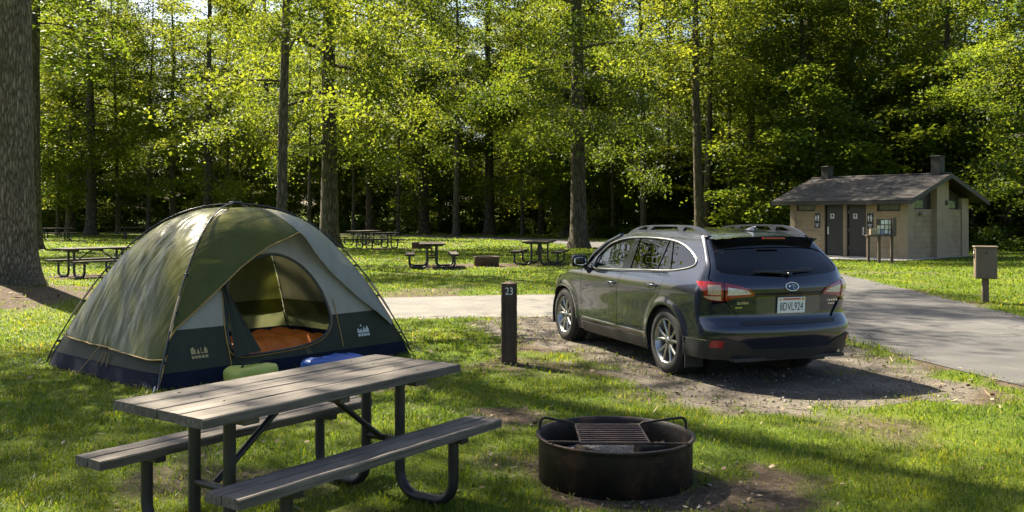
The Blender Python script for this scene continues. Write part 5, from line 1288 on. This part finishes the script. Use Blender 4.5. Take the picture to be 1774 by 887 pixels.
# wheels
def wheel(sgn, xa):
    root_ = MB()
    R, wd = WR, .115
    prof = [(.225, -wd + .01), (.235, -wd - .004), (.29, -wd - .006), (.318, -wd + .012), (.333, -wd + .035), (R, -.05), (R + .001, 0), (R, .05), (.333, wd - .035), (.318, wd - .012), (.29, wd + .006), (.235, wd + .004), (.225, wd - .01)]
    t_ = MB(); t_.lathe(prof, 56, axis='y')
    for k in range(56):                                     # tread blocks
        for yy, tw in ((-.082, .028), (-.032, .026), (.032, .026), (.082, .028)):
            a_ = 2 * PI * (k + (.5 if abs(yy) > .05 else 0)) / 56; rr_ = R + (.001 if abs(yy) < .05 else -.004)
            t_.box((rr_ * math.cos(a_), yy, rr_ * math.sin(a_)), (.012, tw * 1.5, .026), Matrix.Rotation(-a_, 3, 'Y'))
    w_ = t_.build('wheel', rubber, car); w_.location = (xa, sgn * .715, WR)
    f_ = sgn * (wd - .004)
    m = MB(); m.lathe([(.234, f_), (.228, f_ + sgn * .004), (.222, f_), (.214, f_ - sgn * .03), (.20, f_ - sgn * .05), (.196, -f_)], 56, axis='y')
    m.lathe([(0, f_ - sgn * .018), (.030, f_ - sgn * .018), (.034, f_ - sgn * .024), (.062, f_ - sgn * .032), (.066, f_ - sgn * .06)], 30, axis='y')
    for k in range(5):
        for dd in (-.30, .30):
            a_ = 2 * PI * k / 5 + .3; a1 = a_ + dd * .55; a2 = a_ + dd * 1.02; vs = []
            for r_, an, hw, yy, th in ((.045, a1, .016, f_ - sgn * .026, .03), (.12, (a1 + a2) / 2, .0145, f_ - sgn * .016, .03), (.218, a2, .015, f_ - sgn * .008, .03)):
                c, s = math.cos(an), math.sin(an); tx, tz_ = -s, c
                for kk, yq in ((-1, yy - sgn * .010), (-.55, yy), (.55, yy), (1, yy - sgn * .010), (1, yy - sgn * th), (-1, yy - sgn * th)): vs.append((r_ * c + tx * hw * kk, yq, r_ * s + tz_ * hw * kk))
            fs = [(i * 6 + q_, i * 6 + (q_ + 1) % 6, (i + 1) * 6 + (q_ + 1) % 6, (i + 1) * 6 + q_) for i in range(2) for q_ in range(6)]
            m.add(vs, fs if sgn > 0 else [f[::-1] for f in fs])
    m.build('rim', alloy, w_)
    m = MB(); m.lathe([(0, f_ - sgn * .075), (.15, f_ - sgn * .075), (.155, f_ - sgn * .085), (.16, f_ - sgn * .12)], 36, axis='y'); m.build('brake_disc', mat('brake_iron', (.045, .042, .04), rough=.5, metal=.8) if 'brake_iron' not in bpy.data.materials else bpy.data.materials['brake_iron'], w_)
    m = MB()
    for k in range(5):
        a_ = 2 * PI * k / 5 + .3 + PI / 5; m.lathe([(0, f_ - sgn * .024), (.008, f_ - sgn * .024), (.009, f_ - sgn * .034)], 8, axis='y', c=(.050 * math.cos(a_), 0, .050 * math.sin(a_)))
    m.build('wheel_nut', gloss_black, w_)
    return w_
for xa in (XRA, XFA):
    for sgn in (1, -1): wheel(sgn, xa)
# arch liners, floor, mud flaps, interior
for xa in (XRA, XFA):
    for sgn in (1, -1):
        m = MB(); n = 20; vs = []
        for i in range(n + 1):
            a_ = math.radians(-20 + 220 * i / n)
            for y in (.50, .832): vs.append((xa + .388 * math.cos(a_), sgn * y, .33 + .388 * math.sin(a_)))
        m.add(vs, [(2 * i, 2 * i + 1, 2 * i + 3, 2 * i + 2) for i in range(n)], 0, True)
        m.add([(xa + .39 * math.cos(a_), sgn * .50, .33 + .39 * math.sin(a_)) for a_ in np.linspace(0, 2 * PI, 25)[:-1]], [tuple(range(24))])
        m.build('arch_liner', clad, car)
for sgn in (1, -1): MB().box((XRA - .40, sgn * .735, .235), (.02, .20, .22), bev=.004).build('mud_flap', clad, car)
m = MB(); m.box((2.35, 0, .255), (3.7, .96, .10)); m.box((2.35, 0, .235), (1.80, 1.50, .05)); m.tube([(.3, .2, .25), (3.6, .2, .25)], .05, 10); m.build('underbody', inner, car)
m = MB(); m.box((2.0, 0, .42), (2.6, 1.5, .04)); m.box((.62, 0, .70), (.9, 1.3, .04)); m.build('cabin_floor', inner, car)
for y in (.36, -.36):
    m = MB(); m.box((1.95, y, .62), (.50, .48, .16), bev=.05); m.box((1.66, y, .92), (.14, .46, .56), Matrix.Rotation(-.22, 3, 'Y'), bev=.05); m.box((1.555, y, 1.255), (.09, .26, .18), Matrix.Rotation(-.15, 3, 'Y'), bev=.035); m.build('front_seat', inner, car)
m = MB(); m.box((1.15, 0, .62), (.50, 1.3, .16), bev=.05); m.box((.90, 0, .88), (.14, 1.28, .52), Matrix.Rotation(-.3, 3, 'Y'), bev=.05)
for y in (.40, -.40): m.box((.80, y, 1.17), (.08, .26, .15), Matrix.Rotation(-.2, 3, 'Y'), bev=.03)
m.build('rear_seat', inner, car)
m = MB(); m.box((2.85, 0, .86), (.42, 1.44, .20), bev=.06); m.build('dashboard', inner, car)
m = MB(); c0 = Vector((2.52, .36, .93)); ax_ = Vector((-.85, 0, .5)).normalized(); u_ = Vector((0, 1, 0)); v_ = ax_.cross(u_)
m.tube([c0 + (u_ * math.cos(a_) + v_ * math.sin(a_)) * .18 for a_ in np.linspace(0, 2 * PI, 30)], .016, 8, cap=False); m.tube([c0 - u_ * .17, c0 + u_ * .17], .018, 8); m.tube([c0, c0 - ax_ * .25], .03, 8); m.build('steering_wheel', mat('wheel_rim', (.03, .03, .03), rough=.5), car)
# front end
for sgn in (1, -1): panels('headlight', [([(3.93, .70), (3.90, .80), (4.15, .80), (4.55, .745), (4.58, .68), (4.2, .665)], [])], clear_lens, car, carP, .05, .02, .008, CC, False, (sgn,))
panels('grille', [([(4.62, .62), (4.60, .735), (5.0, .74), (5.0, .60)], [])], gloss_black, car, carP, .05, .02, .010, CC, True)
panels('front_bumper', [([(3.98, .24), (4.05, .36), (4.45, .40), (5.0, .40), (5.0, .24)], [])], clad, car, carP, .05, .02, .014, CC, True)
# ================================================================== trees
bark_far = bark_mat('forest_bark', (.030, .024, .018), (.17, .14, .105), (.05, .06, .025), .8, .05)
bark_big = bark_mat('ridged_bark', (.055, .043, .031), (.36, .295, .22), (.055, .060, .028), 1.5, .06)
leafA = leaf_mat('leaf_maple', (.018, .046, .007), (.080, .125, .015), (.06, .13, .008), (.38, .40, .03), .52)
leafB = leaf_mat('leaf_shrub', (.020, .044, .009), (.060, .10, .016), (.07, .13, .012), (.22, .28, .03), .45)

def frames_tube(V, T, pts, rs, n, base):
    pts = np.asarray(pts, float); up = None; k = len(pts); ang = 2 * PI * np.arange(n) / n
    for i in range(k):
        d = pts[min(i + 1, k - 1)] - pts[max(i - 1, 0)]; d /= np.linalg.norm(d) + 1e-9
        if up is None: up = np.cross(d, [1, 0, 0]) if abs(d[0]) < .9 else np.cross(d, [0, 1, 0])
        up = up - d * (up @ d); up /= np.linalg.norm(up) + 1e-9; w_ = np.cross(d, up)
        r = rs[i] if not callable(rs) else rs(i)
        V.append(pts[i] + (np.cos(ang)[:, None] * up + np.sin(ang)[:, None] * w_) * (r if np.isscalar(r) else r[:, None]))
    a = base + np.arange(k - 1)[:, None] * n + np.arange(n)[None]; b = base + np.arange(k - 1)[:, None] * n + (np.arange(n)[None] + 1) % n
    T.append(np.stack([a.ravel(), b.ravel(), (b + n).ravel(), (a + n).ravel()], 1)); return base + k * n

def leaves(C, rs, per, sh, sv, size, up=.75):
    """kite-shaped leaves gathered in flat, variously tilted sprays round the points C"""
    m = len(C); n = m * per; un = lambda a: a / (np.linalg.norm(a, axis=1)[:, None] + 1e-9)
    cn = un(rs.randn(m, 3) * .42 + np.array([0, 0, 1.0])); ca = un(np.cross(cn, rs.randn(m, 3))); cb = np.cross(cn, ca)
    k = rs.randn(n, 3) * np.array([sh, sh * .75, sv]); scl = np.repeat(.65 + .7 * rs.rand(m), per)[:, None]
    R = lambda a: np.repeat(a, per, 0)
    P = R(C) + scl * (R(ca) * k[:, :1] + R(cb) * k[:, 1:2] + R(cn) * k[:, 2:])
    P[:, 2] -= .35 * (k[:, 0] ** 2 + k[:, 1] ** 2)
    nrm = un(R(cn) * up + rs.randn(n, 3) * .30)
    d = rs.randn(n, 3); d -= nrm * (d * nrm).sum(1)[:, None]; d = un(d); e = np.cross(nrm, d)
    s = (size * (.45 + 1.0 * rs.rand(n)))[:, None]; fold = (rs.rand(n) * .25)[:, None]
    Vv = np.stack([P - d * s * .5, P + e * s * .42 - d * s * .05 + nrm * s * fold, P + d * s * .62, P - e * s * .42 - d * s * .05 + nrm * s * fold], 1).reshape(-1, 3)
    o = 4 * np.arange(n); return Vv, np.stack([o, o + 1, o + 2, o + 3], 1)

def tree_mesh(seed, Ht, r0, lo, cr, nl, per, size, n_trunk=12, tw=5, fork=None, top=.97, sh=.42, flare=.55, bark=None, leaf=None, wob=.25, spread=1.0, big=False, minrise=-9):
    rs = np.random.RandomState(seed); V = []; T = []; base = 0
    zs = np.concatenate([np.linspace(0, 1.6, 7), np.linspace(2.4, Ht, 12)])
    cxs = np.cumsum(rs.randn(len(zs)) * wob * .35) * (zs / Ht) ; cys = np.cumsum(rs.randn(len(zs)) * wob * .35) * (zs / Ht)
    pts = np.stack([cxs, cys, zs], 1); ang = 2 * PI * np.arange(n_trunk) / n_trunk
    lob = 1 + .22 * np.sin(ang * 5 + seed) + .12 * np.sin(ang * 3 + 1)
    rad = lambda z: r0 * (1 - .86 * np.clip(z / Ht, 0, 1) ** .85)
    rsx = [rad(z) * (1 + flare * math.exp(-z / .38) * lob + .04 * np.sin(ang * 4 + z)) for z in zs]
    base = frames_tube(V, T, pts, rsx, n_trunk, base)
    at_ = lambda z: np.array([np.interp(z, zs, cxs), np.interp(z, zs, cys), z])
    C = []
    if fork:
        z0, az, fr = fork; p0 = at_(z0); L = np.array([math.cos(az), math.sin(az), 0]); fp = [p0 + L * (.0 + .16 * t + .9 * (t / 12) ** .7) + np.array([0, 0, t]) for t in np.linspace(-.3, Ht - z0 - 2, 8)]
        base = frames_tube(V, T, fp, list(np.linspace(fr, .03, 8)), 8, base)
    for i in range(nl):
        t = (i + .5 + rs.rand() * .6 - .3) / nl; z = lo + (Ht * top - lo) * t; az = i * 2.399 + rs.randn() * .4
        prof = max(.12, (1 - t ** 2.2) ** .75 * (.55 + .45 * min(1, t * 5))); Ln = cr * prof * (.7 + .45 * rs.rand()) * spread
        d = np.array([math.cos(az), math.sin(az), 0]); rise = max(minrise, .2 + .75 * t + .42 * rs.randn()); p0 = at_(z); k = 7; lp = []
        w_ = np.array([-d[1], d[0], 0]); bend = rs.randn() * .18
        for j in range(k):
            s = j / (k - 1); lp.append(p0 + d * Ln * s + w_ * Ln * bend * s * s + np.array([0, 0, Ln * (rise * .62 * s - (.34 + .1 * rs.rand()) * s * s)]))
        lp = np.array(lp); rb = min(rad(z) * .30, .013 * Ln + .016)
        base = frames_tube(V, T, lp, list(rb * (1 - .88 * np.linspace(0, 1, k))), 5, base)
        ns = max(2, int(tw * Ln / 2.2))
        for q in range(ns):
            f = .22 + .78 * (q + rs.rand()) / ns; x = f * (k - 1); j = min(int(x), k - 2); c = lp[j] + (lp[j + 1] - lp[j]) * (x - j)
            sd = (1 if q % 2 else -1) * (.35 + .5 * rs.rand()) * (1.1 - .5 * f) * min(1.4, Ln * .34); dv_ = w_ * sd + d * abs(sd) * .55 + np.array([0, 0, -.12 * abs(sd) + .08 * rs.randn()])
            e = c + dv_ * 1.5
            if rb > .02 and big is not None: base = frames_tube(V, T, [c, c + dv_ * .7 + [0, 0, .04], e], [.016, .011, .004], 3, base)
            for g_ in (.6, 1.3): C.append(c + dv_ * g_ + rs.randn(3) * (.10, .10, .06))
        C.append(lp[-1])
    C = np.array(C); LV, LT = leaves(C, rs, per, sh, sh * .30, size, .8)
    return (np.vstack(V), np.vstack(T)), (LV, LT)

def make_tree(name, seed, bark, leaf, **k):
    (a, b), (c, d) = tree_mesh(seed, **k); root = empty(name)
    np_mesh('trunk', a, b, bark, root, True); np_mesh('crown', c, d, leaf, root, False); return root
STEMS = []
def put(o, px, Y, r=1.0, hz=1.0, rz=0.0, lean=(0, 0), z=0.0, name=None):
    p = at(px, Y); o.location = (p.x, p.y, float(gz(p.x, p.y)) - .05 + z); o.scale = (r, r, hz); o.rotation_euler = (lean[0], lean[1], rz); STEMS.append((p.x, p.y)); return o

# the great trunk at the left edge
big = make_tree('big_maple_tree', 5, bark_big, leafA, Ht=23, r0=.50, lo=8.0, minrise=.6, cr=9.6, nl=16, per=40, size=.13, n_trunk=40, tw=5, flare=.50, wob=.05, sh=.5)
big.location = (TREE_X, TREE_Y, .12); tag(big, 'huge ridged trunk at the left edge rising from a bare mound', 'tree')
off = make_tree('added_shade_tree', 15, bark_big, leafA, Ht=20, r0=.36, lo=7.0, minrise=.5, cr=6.6, nl=18, per=40, size=.14, n_trunk=16, tw=4, wob=.1, sh=.5)  # out of view, added to cast dappled shade over table and foreground
off.location = (-11.6, 12.6, 0); tag(off, 'unseen leafy tree added left of the tent to shade the foreground', 'tree')
# clearing and forest edge trees: kinds of tree, then where each one stands
kinds = {
 'A': dict(Ht=25, r0=.45, lo=4.2, cr=6.4, nl=44, per=74, size=.115, sh=.46),
 'B': dict(Ht=24, r0=.43, lo=3.6, cr=6.8, nl=44, per=74, size=.115, sh=.46),
 'C': dict(Ht=24, r0=.36, lo=3.0, cr=5.6, nl=36, per=52, size=.15, sh=.50),
 'D': dict(Ht=23, r0=.34, lo=2.4, cr=5.2, nl=38, per=52, size=.15, sh=.50),
 'E': dict(Ht=22, r0=.25, lo=8.5, cr=4.0, nl=32, per=36, size=.14, sh=.45),
 'G': dict(Ht=21, r0=.15, lo=7.5, cr=3.0, nl=28, per=30, size=.14, sh=.42),
 'M': dict(Ht=27, r0=.19, lo=4.8, cr=6.0, nl=26, per=58, size=.12, sh=.45),
 'S': dict(Ht=9, r0=.09, lo=.8, cr=2.6, nl=26, per=46, size=.15, sh=.42)}
proto_t = {}
def tree_of(kind, name):
    if kind not in proto_t:
        k = dict(kinds[kind]); o = make_tree(name, 60 + ord(kind), bark_far, leafA, fork=(4.6, 2.6, .17) if kind == 'A' else None, **k); proto_t[kind] = o; return o
    o = copy_tree(proto_t[kind]); o.name = name; return o
fixed = [  # kind, photo column, distance, width scale, height scale, turn, lean about y, label
 ('A', 571, 45, 1.02, 1.16, 3.3, .012, 'tall tree with a forked trunk rising just behind the right side of the tent'),
 ('B', 1003, 44, .98, 1.16, .9, -.012, 'tall spreading maple between the far picnic table and the car'),
 ('M', 487, 30, 1.0, 1, 1.0, .0, 'dark trunk with a dense crown behind the top of the tent'),
 ('D', 735, 74, 1.35, 1.05, 2.0, .0, 'straight dark trunk beyond the paired tables and the far road, left of its like'),
 ('C', 848, 72, 1.22, 1.02, 2.4, .0, 'straight dark trunk beyond the small far fire ring, in the forest edge'),
 ('C', 158, 70, 1.25, 1.0, 4.0, .0, 'thickest trunk of the group beyond the tables at left'),
 ('D', 122, 74, 1.15, 1.0, 5.0, .01, 'trunk close left of the thickest one in the group beyond the left tables'),
 ('G', 100, 72, 1.2, .8, 1.0, .02, 'thin sapling trunk beside the pale far picnic table'),
 ('E', 57, 43, 1.5, 1.1, 2.0, .0, 'dark trunk half hidden behind the huge left trunk'),
 ('G', 257, 70, 1.3, .9, 3.0, -.01, 'slim dark trunk above the left shoulder of the tent'),
 ('E', 641, 76, 1.4, 1.05, .4, .0, 'shadowy trunk at the forest edge between the tent and the paired tables'),
 ('C', 980, 64, .95, .95, 1.3, .0, 'dark trunk showing just behind the left side of the spreading maple'),
 ('D', 1029, 64, 1.0, 1.0, 3.6, .01, 'dark trunk showing just behind the right side of the spreading maple'),
 ('E', 1213, 50, 1.25, 1.0, 1.0, -.072, 'tall bare stemmed tree leaning left behind the car roof'),
 ('E', 1224, 54, 1.0, 1.0, 2.2, -.01, 'thin upright tree crossing the leaning one behind the car roof'),
 ('E', 1298, 56, 1.2, 1.0, 3.3, .0, 'slender straight tree behind the rear of the car roof'),
 ('E', 1385, 54, 1.05, 1.0, 4.1, -.055, 'crooked dark tree leaning left behind the left end of the restroom'),
 ('C', 1402, 58, 1.15, 1.05, 5.1, -.01, 'thick dark trunk behind the left end of the restroom roof'),
 ('E', 1452, 57, 1.05, 1.0, .3, .095, 'dark tree leaning right above the middle of the restroom roof'),
 ('G', 1537, 58, 1.3, 1.0, 1.9, .0, 'thin pale stem standing behind the restroom roof'),
 ('G', 1556, 60, 1.1, .9, 2.9, .06, 'thin stem leaning right beside a pale one behind the restroom roof'),
 ('E', 1636, 50, 1.0, 1.0, 1.5, .0, 'tree rising behind the right chimney of the restroom'),
 ('D', 1742, 47, .95, .9, 2.7, .0, 'dense leafy tree at the right edge beyond the utility box'),
 ('D', 1795, 41, .9, .8, 4.2, .0, 'bright leafy tree cut by the right frame edge'),
 ('C', 360, 66, 1.0, 1.0, .6, .0, 'full leafy tree above the left half of the tent'),
 ('D', 300, 84, 1.1, .82, 2.2, .0, 'shorter leafy tree below the gap of bright sky at left'),
]
for kind, px, Y, r, hz, rz, ln, lab in fixed:
    o = tree_of(kind, 'maple_tree' if kind in 'ABCDM' else 'slender_tree'); put(o, px, Y, r, hz, rz, (0, ln)); tag(o, lab, 'tree')
k = 0
for px, Y, kd in ((395, 68, 'G'), (535, 66, 'G'), (612, 72, 'G'), (690, 70, 'G'), (790, 66, 'E'), (905, 68, 'G'), (938, 74, 'E'), (1062, 62, 'G'), (1115, 58, 'E'), (1160, 66, 'G'), (1262, 60, 'G'), (1335, 56, 'G'), (1358, 62, 'E'), (1425, 62, 'G'), (1490, 64, 'E'), (1590, 60, 'G'), (1668, 58, 'G'), (1705, 54, 'E'), (45, 62, 'G'), (205, 74, 'G'), (300, 72, 'E')):
    o = tree_of(kd, 'slender_tree'); put(o, px, Y, .85 + .05 * (k % 7), .9 + .04 * (k % 5), k * 1.3, (.012 * math.sin(k * 2.7), .02 * math.sin(k * 1.9))); k += 1
    tag(o, 'slim bare stemmed tree standing in front of the dark wood', 'tree', 'slim trees along the forest edge')
# woodland behind, thinning groups named by what they stand behind
rs = np.random.RandomState(21)
zones = [  # column range, distance range, count, label
 (-60, 330, 86, 128, 23, 'leafy tree in the dense wood beyond the tables at left'),
 (330, 900, 84, 132, 28, 'leafy tree in the dense dark wood behind the far road'),
 (900, 1180, 76, 126, 14, 'leafy tree in the dense wood behind the spreading maple'),
 (1180, 1420, 68, 118, 8, 'leafy tree in the open wood behind the car'),
 (1420, 1860, 62, 112, 10, 'leafy tree in the wood behind the restroom building')]
for x0, x1, y0, y1, n, lab in zones:
    c = 0; tr_ = 0
    while c < n and tr_ < 4000:
        tr_ += 1; px = x0 + (x1 - x0) * rs.rand(); Y = y0 + (y1 - y0) * rs.rand() ** 1.2; p = at(px, Y)
        if 225 < px < 345 and Y > 86: continue
        if min([math.hypot(p.x - a, p.y - b) for a, b in STEMS] + [99]) < 3.9: continue
        kd = 'CDEG'[rs.choice(4, p=[.38, .40, .14, .08])]; o = tree_of(kd, 'forest_tree')
        put(o, px, Y, .85 + .35 * rs.rand(), 1.0 + .22 * rs.rand(), rs.rand() * 6.28, (rs.randn() * .012, rs.randn() * .015)); tag(o, lab, 'tree', lab.replace('leafy tree in', 'trees of')); c += 1
# saplings and shrubs of the forest edge
for x0, x1, y0, y1, n, lab in ((-40, 330, 78, 96, 16, 'low leafy sapling at the forest edge beyond the left tables'), (330, 1000, 78, 100, 24, 'low leafy sapling filling the shade under the forest edge behind the far road'), (1000, 1340, 62, 84, 20, 'low leafy sapling in the shade behind the car'), (1340, 1850, 46, 66, 24, 'low leafy sapling in the undergrowth behind the restroom')):
    for i in range(n):
        px = x0 + (x1 - x0) * (i + rs.rand()) / n; Y = y0 + (y1 - y0) * rs.rand(); p = at(px, Y)
        q = p - BC; 
        o = tree_of('S', 'sapling'); put(o, px, Y, .9 + .7 * rs.rand(), .6 + .6 * rs.rand(), rs.rand() * 6.28); tag(o, lab, 'sapling', lab.replace('low leafy sapling', 'saplings'))
# bushes
def bush(name, seed, R, Hh, n, size):
    rs_ = np.random.RandomState(seed); C = []
    V = []; T = []; base = 0
    for i in range(22):
        az = rs_.rand() * 6.28; el = .3 + 1.2 * rs_.rand(); L = (.5 + .5 * rs_.rand()); tip = np.array([math.cos(az) * math.cos(el) * R, math.sin(az) * math.cos(el) * R, .1 + Hh * math.sin(el)]) * L
        base = frames_tube(V, T, [np.zeros(3), tip * .5 + [0, 0, .1], tip], [.02, .012, .004], 4, base)
        for f in (.45, .7, .95): C.append(tip * f + rs_.randn(3) * .08)
    LV, LT = leaves(np.array(C), rs_, n, .26, .18, size, .55); root = empty(name)
    np_mesh('stem', np.vstack(V), np.vstack(T), bark_far, root, True); np_mesh('foliage', LV, LT, leafB, root); return root
bp_ = bush('bush', 4, 1.0, 1.2, 16, .16); first = True
for x0, x1, y0, y1, n, lab in ((60, 330, 76, 84, 10, 'low bush along the lawn edge beyond the left tables'), (590, 990, 74, 84, 24, 'low bush along the shaded forest edge behind the far road'), (1030, 1350, 58, 66, 14, 'low bush in the undergrowth beyond the car'), (1680, 1850, 40, 52, 9, 'low bush in the undergrowth right of the restroom')):
    for i in range(n):
        o = bp_ if first else copy_tree(bp_); first = False; s = .6 + .7 * rs.rand(); px = x0 + (x1 - x0) * (i + rs.rand()) / n; Y = y0 + (y1 - y0) * rs.rand()
        p = at(px, Y); o.location = (p.x, p.y, -.03); o.scale = (s, s, s * (.6 + .5 * rs.rand())); o.rotation_euler = (0, 0, rs.rand() * 6.28); tag(o, lab, 'bush', lab.replace('low bush', 'low bushes'))
